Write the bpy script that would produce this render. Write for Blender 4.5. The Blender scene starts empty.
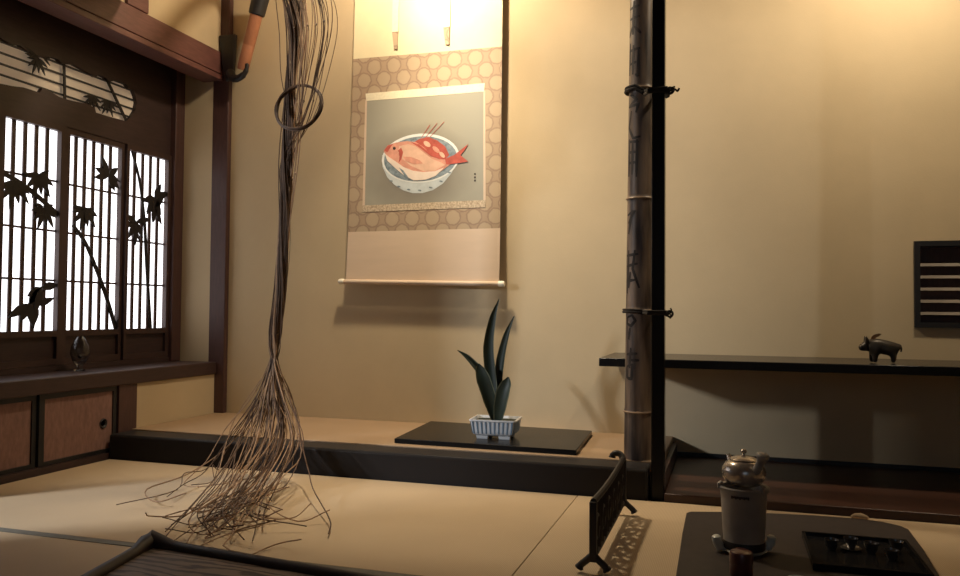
import bpy, bmesh, math, random
from math import sin, cos, pi, radians
from mathutils import Vector, Matrix

random.seed(11)
S = bpy.context.scene
COL = S.collection
V = Vector

# ------------------------------------------------------------------ materials
def mat(name, col, rough=0.6, var=0.0, vscale=8.0, stretch=(1, 1, 1), bump=0.0, bscale=60.0,
        metal=0.0, coat=0.0, col2=None, spec=0.5, trans=0.0, emit=None, estr=0.0):
    m = bpy.data.materials.new(name); m.use_nodes = True
    nt = m.node_tree; b = nt.nodes['Principled BSDF']
    b.inputs['Base Color'].default_value = (*col, 1)
    b.inputs['Roughness'].default_value = rough
    b.inputs['Metallic'].default_value = metal
    b.inputs['Coat Weight'].default_value = coat
    b.inputs['Coat Roughness'].default_value = 0.08
    b.inputs['Specular IOR Level'].default_value = spec
    b.inputs['Transmission Weight'].default_value = trans
    if emit:
        b.inputs['Emission Color'].default_value = (*emit, 1)
        b.inputs['Emission Strength'].default_value = estr
    if var or bump or col2:
        tc = nt.nodes.new('ShaderNodeTexCoord'); mp = nt.nodes.new('ShaderNodeMapping')
        mp.inputs['Scale'].default_value = stretch
        nt.links.new(tc.outputs['Object'], mp.inputs['Vector'])
        if var or col2:
            n = nt.nodes.new('ShaderNodeTexNoise'); n.inputs['Scale'].default_value = vscale
            n.inputs['Detail'].default_value = 6; n.inputs['Roughness'].default_value = 0.6
            nt.links.new(mp.outputs[0], n.inputs['Vector'])
            r = nt.nodes.new('ShaderNodeValToRGB')
            r.color_ramp.elements[0].position = 0.3; r.color_ramp.elements[1].position = 0.7
            c2 = col2 if col2 else tuple(min(1, c * (1 + var)) for c in col)
            c1 = col if col2 else tuple(c * (1 - var) for c in col)
            r.color_ramp.elements[0].color = (*c1, 1); r.color_ramp.elements[1].color = (*c2, 1)
            nt.links.new(n.outputs['Fac'], r.inputs['Fac'])
            nt.links.new(r.outputs['Color'], b.inputs['Base Color'])
        if bump:
            n2 = nt.nodes.new('ShaderNodeTexNoise'); n2.inputs['Scale'].default_value = bscale
            n2.inputs['Detail'].default_value = 4
            nt.links.new(mp.outputs[0], n2.inputs['Vector'])
            bp = nt.nodes.new('ShaderNodeBump'); bp.inputs['Strength'].default_value = bump
            bp.inputs['Distance'].default_value = 0.003
            nt.links.new(n2.outputs['Fac'], bp.inputs['Height'])
            nt.links.new(bp.outputs['Normal'], b.inputs['Normal'])
    return m

def band_mat(name, c1, c2, scale, axis='X', rough=0.8, mix=(0.35, 0.65), dist=0.0):
    """fine woven lines across a surface"""
    m = mat(name, c1, rough); nt = m.node_tree; b = nt.nodes['Principled BSDF']
    tc = nt.nodes.new('ShaderNodeTexCoord')
    w = nt.nodes.new('ShaderNodeTexWave'); w.wave_type = 'BANDS'; w.bands_direction = axis
    w.inputs['Scale'].default_value = scale; w.inputs['Distortion'].default_value = dist
    nt.links.new(tc.outputs['Object'], w.inputs['Vector'])
    n = nt.nodes.new('ShaderNodeTexNoise'); n.inputs['Scale'].default_value = 5
    nt.links.new(tc.outputs['Object'], n.inputs['Vector'])
    ad = nt.nodes.new('ShaderNodeMath'); ad.operation = 'MULTIPLY_ADD'
    ad.inputs[1].default_value = 0.5
    nt.links.new(w.outputs['Fac'], ad.inputs[0])
    mu = nt.nodes.new('ShaderNodeMath'); mu.operation = 'MULTIPLY'; mu.inputs[1].default_value = 0.6
    nt.links.new(n.outputs['Fac'], mu.inputs[0]); nt.links.new(mu.outputs[0], ad.inputs[2])
    r = nt.nodes.new('ShaderNodeValToRGB')
    r.color_ramp.elements[0].position = mix[0]; r.color_ramp.elements[1].position = mix[1]
    r.color_ramp.elements[0].color = (*c1, 1); r.color_ramp.elements[1].color = (*c2, 1)
    nt.links.new(ad.outputs[0], r.inputs['Fac']); nt.links.new(r.outputs['Color'], b.inputs['Base Color'])
    return m

def brocade_mat(name, base, motif, line):
    """woven roundels on a staggered grid, in the x-z plane of the scroll"""
    m = mat(name, base, 0.75); nt = m.node_tree; b = nt.nodes['Principled BSDF']; L = nt.links
    tc = nt.nodes.new('ShaderNodeTexCoord'); sx = nt.nodes.new('ShaderNodeSeparateXYZ')
    L.new(tc.outputs['Object'], sx.inputs[0])
    def math(op, a, bb=None):
        n = nt.nodes.new('ShaderNodeMath'); n.operation = op
        for i, v in enumerate((a, bb)):
            if v is None: continue
            if isinstance(v, (int, float)): n.inputs[i].default_value = v
            else: L.new(v, n.inputs[i])
        return n.outputs[0]
    P = 0.105
    def dist(ox, oz):
        u = math('ADD', sx.outputs['X'], ox); w = math('ADD', sx.outputs['Z'], oz)
        fu = math('SUBTRACT', math('FRACT', math('DIVIDE', math('ADD', u, 50 * P), P)), 0.5)
        fw = math('SUBTRACT', math('FRACT', math('DIVIDE', math('ADD', w, 50 * P * 1.2), P * 1.2)), 0.5)
        return math('SQRT', math('ADD', math('MULTIPLY', fu, fu), math('MULTIPLY', math('MULTIPLY', fw, 1.2), math('MULTIPLY', fw, 1.2))))
    d = math('MINIMUM', dist(0, 0), dist(P / 2, P * 0.6))
    r = nt.nodes.new('ShaderNodeValToRGB'); r.color_ramp.interpolation = 'LINEAR'
    e = r.color_ramp.elements
    e[0].position = 0.0; e[0].color = (*motif, 1); e[1].position = 0.30; e[1].color = (*motif, 1)
    for p, c in ((0.335, line), (0.37, line), (0.40, base), (1, base)):
        k = e.new(p); k.color = (*c, 1)
    n = nt.nodes.new('ShaderNodeTexNoise'); n.inputs['Scale'].default_value = 60
    L.new(tc.outputs['Object'], n.inputs['Vector'])
    L.new(math('ADD', d, math('MULTIPLY', math('SUBTRACT', n.outputs['Fac'], 0.5), 0.12)), r.inputs['Fac'])
    L.new(r.outputs['Color'], b.inputs['Base Color'])
    return m

M = dict(
    plaster=mat('plaster', (0.57, 0.455, 0.29), 0.95, 0.05, 3.0, bump=0.12, bscale=180, spec=0.1),
    ceil=mat('ceiling_boards', (0.30, 0.20, 0.12), 0.7, 0.15, 4, (1, 8, 1)),
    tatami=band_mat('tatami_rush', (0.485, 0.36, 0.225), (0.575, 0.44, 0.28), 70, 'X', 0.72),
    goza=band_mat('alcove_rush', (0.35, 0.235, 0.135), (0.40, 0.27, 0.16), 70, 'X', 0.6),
    heri=mat('mat_border_cloth', (0.16, 0.15, 0.12), 0.7, 0.15, 60),
    lacquer=mat('black_lacquer', (0.014, 0.0135, 0.0145), 0.2, spec=0.16, bump=0.02, bscale=12),
    stepblack=mat('black_step_lacquer', (0.030, 0.0275, 0.0275), 0.35, spec=0.04),
    boardblack=mat('board_lacquer', (0.014, 0.0135, 0.0130), 0.22, spec=0.07),
    black=mat('black_wood', (0.015, 0.014, 0.0145), 0.45, 0.2, 8),
    darkwood=mat('dark_wood', (0.047, 0.025, 0.022), 0.5, 0.22, 14, (8, 1, 8)),
    rimwood=mat('dark_rim_wood', (0.024, 0.013, 0.011), 0.5, 0.15, 14),
    redwood=mat('red_brown_wood', (0.150, 0.062, 0.052), 0.45, 0.22, 14, (8, 1, 8), bump=0.05),
    postwood=mat('post_wood', (0.078, 0.037, 0.031), 0.5, 0.2, 14, (8, 8, 1)),
    floorwood=mat('dark_floor_board', (0.050, 0.020, 0.012), 0.38, 0.25, 10, (1, 10, 1)),
    doorcloth=mat('russet_door_paper', (0.235, 0.127, 0.100), 0.8, 0.2, 25, (1, 3, 1)),
    paper=mat('shoji_paper', (0.85, 0.83, 0.80), 0.9, emit=(0.97, 0.965, 1.0), estr=2.2),
    friezepaper=mat('frieze_paper', (0.70, 0.60, 0.47), 0.9, 0.05, 20, emit=(0.75, 0.58, 0.42), estr=0.14),
    cutout=mat('dark_cutout_wood', (0.016, 0.012, 0.012), 0.6),
    lattice=mat('lattice_wood', (0.055, 0.028, 0.022), 0.55, 0.15, 20),
    bronze=mat('bronze', (0.045, 0.038, 0.032), 0.42, 0.3, 30, metal=0.5, bump=0.15, bscale=80),
    iron=mat('dark_iron_wood', (0.016, 0.011, 0.010), 0.5, 0.3, 25),
    leaf=mat('leaf', (0.011, 0.022, 0.013), 0.5, 0.3, 20, (1, 1, 0.2)),
    leafedge=mat('leaf_edge', (0.11, 0.12, 0.075), 0.5),
    porcelain=mat('porcelain', (0.80, 0.81, 0.82), 0.2, 0.03, 20, coat=0.3),
    blue=mat('blue_glaze', (0.20, 0.27, 0.35), 0.25, 0.2, 40),
    soil=mat('moss_soil', (0.045, 0.05, 0.035), 0.95, 0.4, 60, bump=0.6, bscale=150),
    twig=mat('willow_bark', (0.100, 0.054, 0.029), 0.65, 0.35, 30),
    twigpale=mat('willow_bark_pale', (0.33, 0.20, 0.11), 0.6, 0.25, 30),
    vase=mat('red_bamboo', (0.40, 0.17, 0.09), 0.35, 0.12, 10, (6, 6, 1)),
    rope=mat('black_cord', (0.016, 0.012, 0.010), 0.85, 0.3, 90),
    clay=mat('pale_clay', (0.29, 0.26, 0.23), 0.5, 0.12, 12, bump=0.1, bscale=60),
    silver=mat('worn_silver', (0.46, 0.41, 0.37), 0.24, 0.25, 22, metal=0.7),
    white=mat('white_glaze', (0.62, 0.62, 0.55), 0.3, 0.06, 20),
    redlac=mat('red_lacquer', (0.075, 0.016, 0.014), 0.3, coat=0.3),
    darkmat=mat('dark_brown_mat', (0.030, 0.020, 0.017), 0.62, 0.2, 30, bump=0.08, bscale=200),
    glass=mat('clear_glass', (0.55, 0.55, 0.56), 0.02, trans=1.0, spec=0.2),
    scrollwhite=mat('scroll_plain_cloth', (0.74, 0.66, 0.43), 0.85, 0.03, 20),
    scrolltan=mat('scroll_lower_cloth', (0.64, 0.495, 0.36), 0.85, 0.04, 3, (1, 1, 8)),
    cream=mat('cream_strip', (0.80, 0.73, 0.53), 0.8, 0.08, 90),
    dottedcream=mat('dotted_cream_strip', (0.72, 0.60, 0.42), 0.8, col2=(0.30, 0.21, 0.14), vscale=110),
    painting=mat('painted_silk', (0.30, 0.285, 0.225), 0.85, 0.07, 5),
    brocade=brocade_mat('brocade', (0.40, 0.29, 0.19), (0.455, 0.345, 0.225), (0.31, 0.215, 0.145)),
    ivory=mat('ivory_roller_end', (0.83, 0.77, 0.62), 0.35),
    p_fish=mat('paint_fish_red', (0.60, 0.28, 0.20), 0.85, 0.22, 22),
    p_fishred=mat('paint_deep_red', (0.42, 0.085, 0.06), 0.85, 0.25, 30),
    p_fishbelly=mat('paint_fish_belly', (0.74, 0.62, 0.53), 0.85, 0.08, 20),
    p_bowl=mat('paint_bowl_white', (0.70, 0.72, 0.70), 0.85, 0.06, 25),
    p_blue=mat('paint_bowl_blue', (0.09, 0.13, 0.16), 0.85, col2=(0.30, 0.36, 0.39), vscale=45),
    p_bowlside=mat('paint_bowl_side', (0.50, 0.55, 0.56), 0.85, 0.10, 25),
    p_peach=mat('paint_fish_peach', (0.68, 0.43, 0.31), 0.85, 0.12, 25),
    p_shade=mat('paint_shade', (0.26, 0.245, 0.195), 0.9, 0.06, 8),
    p_dark=mat('paint_ink', (0.05, 0.035, 0.03), 0.9),
)

def bamboo_mat():
    """smoked bamboo: dark mottled skin with paler streaks down the culm"""
    m = mat('smoked_bamboo', (0.2, 0.14, 0.1), 0.42); nt = m.node_tree; b = nt.nodes['Principled BSDF']; L = nt.links
    tc = nt.nodes.new('ShaderNodeTexCoord'); mp = nt.nodes.new('ShaderNodeMapping')
    mp.inputs['Scale'].default_value = (1, 1, 0.12)
    L.new(tc.outputs['Object'], mp.inputs[0])
    n = nt.nodes.new('ShaderNodeTexNoise'); n.inputs['Scale'].default_value = 26; n.inputs['Detail'].default_value = 5
    L.new(mp.outputs[0], n.inputs['Vector'])
    r = nt.nodes.new('ShaderNodeValToRGB'); e = r.color_ramp.elements
    e[0].position = 0.40; e[0].color = (0.045, 0.031, 0.027, 1)
    e[1].position = 0.64; e[1].color = (0.23, 0.165, 0.118, 1)
    L.new(n.outputs['Fac'], r.inputs['Fac']); L.new(r.outputs['Color'], b.inputs['Base Color'])
    return m
M['bamboo'] = bamboo_mat()
M['carving'] = mat('worn_carving', (0.022, 0.015, 0.013), 0.7, 0.5, 40)
M['bamboonode'] = mat('bamboo_node', (0.34, 0.235, 0.155), 0.45, 0.2, 40)

def silk_mat():
    m = mat('painted_silk', (0.33, 0.315, 0.25), 0.85); nt = m.node_tree; b = nt.nodes['Principled BSDF']; L = nt.links
    tc = nt.nodes.new('ShaderNodeTexCoord'); mp = nt.nodes.new('ShaderNodeMapping')
    mp.inputs['Location'].default_value = (0.03, 0, -0.555); mp.inputs['Scale'].default_value = (1, 0, 1.35)
    mp.vector_type = 'POINT'; mp.inputs['Location'].default_value = (0.03, 0, -0.555 * 1.35)
    L.new(tc.outputs['Object'], mp.inputs[0])
    ln = nt.nodes.new('ShaderNodeVectorMath'); ln.operation = 'LENGTH'; L.new(mp.outputs[0], ln.inputs[0])
    n = nt.nodes.new('ShaderNodeTexNoise'); n.inputs['Scale'].default_value = 7; L.new(tc.outputs['Object'], n.inputs['Vector'])
    a = nt.nodes.new('ShaderNodeMath'); a.operation = 'MULTIPLY_ADD'; a.inputs[1].default_value = 0.10
    L.new(n.outputs['Fac'], a.inputs[0]); L.new(ln.outputs['Value'], a.inputs[2])
    r = nt.nodes.new('ShaderNodeValToRGB'); e = r.color_ramp.elements
    e[0].position = 0.20; e[0].color = (0.21, 0.19, 0.155, 1); e[1].position = 0.36; e[1].color = (0.335, 0.32, 0.255, 1)
    L.new(a.outputs[0], r.inputs['Fac']); L.new(r.outputs['Color'], b.inputs['Base Color'])
    return m
M['painting'] = silk_mat()
def table_mat():
    m = mat('carved_brown_wood', (0.2, 0.15, 0.11), 0.6); nt = m.node_tree; b = nt.nodes['Principled BSDF']; L = nt.links
    tc = nt.nodes.new('ShaderNodeTexCoord')
    mp = nt.nodes.new('ShaderNodeMapping'); mp.inputs['Scale'].default_value = (1.0, 4.5, 1)
    mp.inputs['Rotation'].default_value = (0, 0, 0.15)
    L.new(tc.outputs['Object'], mp.inputs[0])
    w = nt.nodes.new('ShaderNodeTexWave'); w.inputs['Scale'].default_value = 2.6; w.bands_direction = 'Y'
    w.inputs['Distortion'].default_value = 9; w.inputs['Detail'].default_value = 3; w.inputs['Detail Scale'].default_value = 2.2
    L.new(mp.outputs[0], w.inputs['Vector'])
    r = nt.nodes.new('ShaderNodeValToRGB'); e = r.color_ramp.elements
    e[0].position = 0.12; e[0].color = (0.07, 0.045, 0.035, 1); e[1].position = 0.5; e[1].color = (0.26, 0.195, 0.145, 1)
    L.new(w.outputs['Fac'], r.inputs['Fac']); L.new(r.outputs['Color'], b.inputs['Base Color'])
    return m
M['carved'] = table_mat()

# ------------------------------------------------------------------ helpers
ORG = {}
def thing(name, label, cat, loc, group=None):
    o = bpy.data.objects.new(name, None); COL.objects.link(o)
    o.empty_display_size = 0.05
    o.location = loc; o['label'] = label; o['category'] = cat
    if group: o['group'] = group
    ORG[o] = V(loc)
    return o

def obj(name, bm, m, parent=None, smooth=True, origin=None, bevel=0.0, mats=None, angle=40):
    bmesh.ops.recalc_face_normals(bm, faces=bm.faces)
    if parent is not None:
        off = ORG[parent] if origin is None else V(origin)
    elif origin is not None: off = V(origin)
    else:
        xs = [v.co for v in bm.verts]
        lo = [min(c[i] for c in xs) for i in range(3)]; hi = [max(c[i] for c in xs) for i in range(3)]
        off = V(((lo[0] + hi[0]) / 2, (lo[1] + hi[1]) / 2, lo[2]))
    for v in bm.verts: v.co -= off
    me = bpy.data.meshes.new(name); bm.to_mesh(me); bm.free()
    for mm in (mats or [m]): me.materials.append(mm)
    if smooth:
        me.shade_smooth()
        try: me.set_sharp_from_angle(angle=radians(angle))
        except Exception: pass
    o = bpy.data.objects.new(name, me); COL.objects.link(o)
    if parent is not None:
        o.parent = parent; o.location = off - ORG[parent]
    else: o.location = off
    ORG[o] = off
    if bevel:
        bv = o.modifiers.new('bevel', 'BEVEL'); bv.width = bevel; bv.segments = 2; bv.limit_method = 'ANGLE'
    return o

def tag(o, label, cat, group=None):
    o['label'] = label; o['category'] = cat
    if group: o['group'] = group
    return o
def struct(o, label=None):
    o['kind'] = 'structure'
    if label: o['label'] = label
    return o

def bx(bm, x0, x1, y0, y1, z0, z1, mi=0):
    vs = [bm.verts.new((x, y, z)) for z in (z0, z1) for y in (y0, y1) for x in (x0, x1)]
    for f in ((0, 1, 3, 2), (4, 6, 7, 5), (0, 4, 5, 1), (2, 3, 7, 6), (0, 2, 6, 4), (1, 5, 7, 3)):
        bm.faces.new([vs[i] for i in f]).material_index = mi
def box(*a): bm = bmesh.new(); bx(bm, *a); return bm

def tube(bm, pts, rad, n=8, cap=True, mi=0, closed=False):
    pts = [V(p) for p in pts]; N = len(pts)
    rr = rad if isinstance(rad, (list, tuple)) else [rad] * N
    rings = []; up = None
    for i, p in enumerate(pts):
        if closed: t = pts[(i + 1) % N] - pts[i - 1]
        else: t = pts[min(i + 1, N - 1)] - pts[max(i - 1, 0)]
        if t.length < 1e-9: t = V((0, 0, 1))
        t.normalize()
        if up is None: up = t.orthogonal().normalized()
        up = (up - t * up.dot(t))
        up = up.normalized() if up.length > 1e-6 else t.orthogonal().normalized()
        b = t.cross(up)
        rings.append([bm.verts.new(p + (up * cos(2 * pi * k / n) + b * sin(2 * pi * k / n)) * rr[i]) for k in range(n)])
    for i in range(N if closed else N - 1):
        A, B = rings[i], rings[(i + 1) % N]
        for k in range(n):
            try: bm.faces.new((A[k], A[(k + 1) % n], B[(k + 1) % n], B[k])).material_index = mi
            except ValueError: pass
    if cap and not closed:
        bm.faces.new(rings[0][::-1]).material_index = mi; bm.faces.new(rings[-1]).material_index = mi
    return rings

def lathe(bm, prof, c, n=32, mi=0, capb=True, capt=True):
    """prof: list of (r, z) around the vertical axis through c"""
    c = V(c); rings = []
    for r, z in prof:
        rings.append([bm.verts.new(c + V((r * cos(2 * pi * k / n), r * sin(2 * pi * k / n), z))) for k in range(n)])
    for A, B in zip(rings, rings[1:]):
        for k in range(n): bm.faces.new((A[k], A[(k + 1) % n], B[(k + 1) % n], B[k])).material_index = mi
    if capb: bm.faces.new(rings[0][::-1]).material_index = mi
    if capt: bm.faces.new(rings[-1]).material_index = mi

def prism(bm, pts, d, mi=0):
    """closed outline of 3-D points swept along vector d"""
    d = V(d); a = [bm.verts.new(V(p)) for p in pts]; b = [bm.verts.new(V(p) + d) for p in pts]
    n = len(a)
    bm.faces.new(a).material_index = mi; bm.faces.new(b[::-1]).material_index = mi
    for i in range(n): bm.faces.new((a[i], b[i], b[(i + 1) % n], a[(i + 1) % n])).material_index = mi

def catmull(P, k=8):
    P = [V(p) for p in P]; P = [2 * P[0] - P[1]] + P + [2 * P[-1] - P[-2]]
    out = []
    for i in range(1, len(P) - 2):
        a, b, c, d = P[i - 1:i + 3]
        for j in range(k):
            t = j / k
            out.append(0.5 * ((2 * b) + (c - a) * t + (2 * a - 5 * b + 4 * c - d) * t * t + (3 * b - a - 3 * c + d) * t ** 3))
    out.append(P[-2]); return out

# ------------------------------------------------------------------ key dimensions (metres)
XL, YW, YK = -2.55, 3.58, 2.81        # left wall face, back wall face, front of the alcove step
ZT = 0.11                             # alcove floor height
XS = -2.80                            # plane of the shoji screens
CEIL = 2.75

# ================================================================== THE ROOM
struct(obj('floor', box(-4.6, 2.6, -2.6, 3.9, -0.12, -0.05), M['darkwood'], smooth=False), 'floor boards under the straw mats')
bm = bmesh.new()
VX0, VX1, VZ0, VZ1 = 0.732, 1.20, 0.61, 0.935        # opening of the louvred vent
bx(bm, -2.95, VX0, YW, YW + 0.14, -0.05, CEIL); bx(bm, VX1, 2.6, YW, YW + 0.14, -0.05, CEIL)
bx(bm, VX0, VX1, YW, YW + 0.14, -0.05, VZ0); bx(bm, VX0, VX1, YW, YW + 0.14, VZ1, CEIL)
struct(obj('wall_back', bm, M['plaster'], smooth=False), 'sand coloured plaster wall at the back of the alcove')

bm = bmesh.new()
bx(bm, XL - 0.09, XL, 2.0, 3.545, 2.0, CEIL)                       # plaster above the lintel
bx(bm, XL - 0.09, XL - 0.002, 2.98, 3.546, 0.085, 0.31)        # low panel below the writing desk
bx(bm, XL - 0.12, XL, -2.6, 1.19, 0, CEIL); bx(bm, XL - 0.12, XL, 1.19, 1.93, 1.85, CEIL)
struct(obj('wall_left', bm, M['plaster'], smooth=False), 'sand coloured plaster on the left wall')
struct(obj('wall_recess', box(XS - 0.05, -2.588, 3.548, YW - 0.001, 0.37, 2.05), M['plaster'], smooth=False),
       'narrow plaster end of the window recess')
struct(obj('wall_right', box(2.35, 2.47, -2.6, YW, 0, CEIL), M['plaster'], smooth=False))
struct(obj('wall_front', box(XL, 2.35, -2.6, -2.48, 0, CEIL), M['plaster'], smooth=False))
struct(obj('ceiling', box(-3.1, 2.5, -2.6, YW + 0.1, CEIL, CEIL + 0.08), M['ceil'], smooth=False))
bm = box(XL, -0.258, YK, YK + 0.015, 2.01, CEIL); bx(bm, -0.2075, 2.35, YK, YK + 0.015, 1.76, CEIL)
struct(obj('trim_8', bm, M['postwood'], smooth=False), 'hanging wall over the alcove front')

# lintel over the window recess, with its moulded lower edge
bm = bmesh.new()
bx(bm, XL - 0.10, XL + 0.012, 1.95, 3.545, 1.885, 2.0)
bx(bm, XL - 0.10, XL + 0.020, 1.95, 3.545, 1.850, 1.878)
bx(bm, XL - 0.10, XL + 0.004, 1.95, 3.545, 1.870, 1.892)
struct(obj('trim_1', bm, M['redwood'], bevel=0.003), 'red-brown wooden lintel over the window recess')
struct(obj('trim_2', box(XL - 0.11, XL + 0.016, 2.85, 2.985, 2.001, CEIL), M['redwood'], bevel=0.004), 'red-brown post above the lintel')
struct(obj('trim_3', box(-2.592, -2.496, 3.5465, YW, ZT, CEIL), M['postwood'], bevel=0.004), 'dark wooden post in the back left corner')
struct(obj('trim_5', box(XL - 0.09, XL, 2.868, 2.978, -0.01, 0.31), M['postwood']), 'short dark post under the writing desk')
# fixed writing desk (the sill of the recess)
struct(obj('trim_6', box(XS - 0.06, XL + 0.010, 1.95, 3.546, 0.311, 0.375), M['darkwood'], bevel=0.005), 'dark wooden desk board under the paper windows')
struct(obj('baseboard_left', box(XL - 0.09, XL + 0.004, 1.95, 2.866, -0.01, 0.026), M['darkwood'], smooth=False), 'dark base rail under the cabinet doors')
bm = box(XL - 0.60, XL - 0.55, 1.95, 2.9, 0, 0.31); bx(bm, XL - 0.6, XL - 0.002, 1.90, 1.95, -0.05, 2.0)
struct(obj('wall_cabinet', bm, M['darkwood'], smooth=False))
struct(obj('trim_9', box(XS - 0.06, XL - 0.1, 1.95, 3.546, 2.03, 2.06), M['darkwood'], smooth=False), 'boarded top of the window recess')

# two sliding cabinet doors under the desk
for i, (y0, y1) in enumerate(((2.452, 2.862), (2.035, 2.448))):
    r = thing('door_%d' % (i + 1), ('russet papered sliding cabinet door with a round black pull, next to the short post',
              'russet papered sliding cabinet door cut by the left edge of the photo')[i], 'door', (XL, (y0 + y1) / 2, 0.026))
    r['kind'] = 'structure'; del r['category']
    z0, z1, xf = 0.027, 0.309, XL - 0.014 - 0.010 * i
    bm = bmesh.new()
    bx(bm, xf - 0.020, xf + 0.006, y0, y0 + 0.026, z0, z1); bx(bm, xf - 0.020, xf + 0.006, y1 - 0.020, y1, z0, z1)
    bx(bm, xf - 0.020, xf + 0.006, y0 + 0.026, y1 - 0.020, z0, z0 + 0.016); bx(bm, xf - 0.020, xf + 0.006, y0 + 0.026, y1 - 0.020, z1 - 0.020, z1)
    obj('door_frame', bm, M['black'], r, smooth=False)
    obj('door_panel', box(xf - 0.012, xf, y0 + 0.026, y1 - 0.020, z0 + 0.016, z1 - 0.020), M['doorcloth'], r, smooth=False)
    bm = bmesh.new(); yc = y1 - 0.070 if i == 0 else y0 + 0.07
    prof = [(0.0, -0.001), (0.011, -0.001), (0.014, 0.002), (0.018, 0.004), (0.021, 0.002), (0.022, -0.002)]
    lathe(bm, prof[1:], (0, 0, 0), 24)
    bmesh.ops.transform(bm, matrix=Matrix.Translation((xf + 0.001, yc, 0.153)) @ Matrix.Rotation(pi / 2, 4, 'Y'), verts=bm.verts)
    obj('door_handle', bm, M['black'], r)

# ------------------------------------------------------------------ paper windows
def leaf_poly(y, z, ang, L, w):
    c, s = cos(ang), sin(ang); out = []
    prof = [(0, 0.10), (0.25, 0.85), (0.5, 1.0), (0.75, 0.65), (1.0, 0.02)]
    for t, k in prof: out.append((t * L, k * w / 2))
    for t, k in prof[::-1]: out.append((t * L, -k * w / 2))
    return [(y + a * c - b * s, z + a * s + b * c) for a, b in out]
def inplane(y, z, x):
    f = min(1.02, max(0.99, x / -2.785)); return y * f, 0.65 + (z - 0.65) * f
def fan(bm, y, z, size, angs, x, wk=0.26):
    y, z = inplane(y, z, x)
    for i, a in enumerate(angs):
        L = size * (0.8 + 0.35 * ((i * 7) % 5) / 4)
        prism(bm, [(x + 0.0006 * i, p, q) for p, q in leaf_poly(y, z, radians(a), L, size * wk)], (0.004, 0, 0))
def stem(bm, pts, x, w0, w1):
    P = catmull([(x, *inplane(y, z, x)) for y, z in pts], 6); n = len(P)
    for i in range(n - 1):
        a, b = P[i], P[i + 1]; t = (b - a).normalized(); nrm = V((0, -t.z, t.y))
        wa = w0 + (w1 - w0) * i / n; wb = w0 + (w1 - w0) * (i + 1) / n
        prism(bm, [a + nrm * wa, b + t * 0.001 + nrm * wb, b + t * 0.001 - nrm * wb, a - nrm * wa], (0.004, 0, 0))

zb, zt = 0.55, 1.425
XP = XS - 0.012
wins = [(2.03, 2.442, 2.475, 2.757, 2.788, 'left paper window with three clusters of dark bamboo leaves'),
        (None, None, 2.819, 3.135, 3.153, 'middle paper window crossed by a curved bamboo stem'),
        (None, None, 3.172, 3.452, 3.47, 'right paper window with a nearly upright bamboo stem')]
edges = [(2.445, 2.475, 2.757, 2.788), (2.788, 2.819, 3.135, 3.1535), (3.1535, 3.172, 3.452, 3.475), (1.99, 2.03, 2.42, 2.445)]
wl = [w[-1] for w in wins] + ['paper window beyond the left edge of the photo']
W = []
for i, (s0, p0, p1, s1) in enumerate(edges):
    dx = -0.012 if i in (1, 3) else 0.0
    if i == 2: dx = 0.004
    r = thing('window_%d' % (i + 1), wl[i], 'window', (XS, (s0 + s1) / 2, 0.376)); del r['category']; r['kind'] = 'structure'
    W.append(r)
    bm = bmesh.new(); xa, xb = XS - 0.018 + dx, XS + 0.010 + dx
    bx(bm, xa, xb, s0, p0, 0.40, 1.452); bx(bm, xa, xb, p1, s1, 0.40, 1.452)
    bx(bm, xa, xb, p0, p1, zt, 1.452); bx(bm, xa, xb, p0, p1, zb - 0.026, zb); bx(bm, xa, xb, p0, p1, 0.40, 0.428)
    obj('window_frame', bm, M['lattice'], r, smooth=False)
    obj('paper', box(xa + 0.001, xa + 0.003, p0, p1, zb, zt), M['paper'], r, smooth=False)
    obj('lower_panel', box(xa + 0.004, xa + 0.012, p0, p1, 0.428, zb - 0.026), M['darkwood'], r, smooth=False)
    bm = bmesh.new(); pitch = 0.0527; k = round((p1 - p0) / pitch)
    for j in range(1, k):
        y = p0 + (p1 - p0) * j / k; bx(bm, xa + 0.004, xa + 0.010, y - 0.0092, y + 0.0092, zb, zt)
    for z in (0.769, 0.985, 1.204): bx(bm, xa + 0.0035, xa + 0.0085, p0, p1, z - 0.0045, z + 0.0045)
    obj('lattice', bm, M['lattice'], r, smooth=False)
XC = XS - 0.0068
down = [-165, -135, -110, -85, -60, -30]
bm = bmesh.new()
stem(bm, [(2.462, 1.190), (2.544, 1.163), (2.646, 1.112), (2.755, 1.045)], XC, 0.010, 0.011)
fan(bm, 2.640, 1.215, 0.10, down, XC); fan(bm, 2.63, 1.205, 0.07, [0, 30, 180], XC)
fan(bm, 2.515, 1.165, 0.105, [-150, -125, -100, -75, -50, -30], XC); fan(bm, 2.668, 1.075, 0.09, down, XC); fan(bm, 2.66, 1.08, 0.06, [170, 15], XC)
fan(bm, 2.66, 0.735, 0.10, [-150, -130, -105, 10], XC, 0.36); fan(bm, 2.60, 0.665, 0.10, [30, 50, -150, -120, -75], XC, 0.40)
fan(bm, 2.64, 0.66, 0.10, [-95, 20], XC, 0.3)
obj('bamboo_cutout', bm, M['cutout'], W[0], smooth=False)
bm = bmesh.new()
stem(bm, [(2.822, 1.02), (2.898, 0.945), (2.974, 0.817), (3.033, 0.702), (3.097, 0.553)], XC - 0.012, 0.009, 0.012)
fan(bm, 2.893, 1.105, 0.10, [-160, -130, -105, -80, -55, -25], XC - 0.012); fan(bm, 2.89, 1.095, 0.07, [10, 170, -90], XC - 0.012)
fan(bm, 3.03, 1.275, 0.09, [-15, 165, 120, -60, 195, 40, -40], XC - 0.012, 0.36)
obj('bamboo_cutout', bm, M['cutout'], W[1], smooth=False)
bm = bmesh.new()
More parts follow.
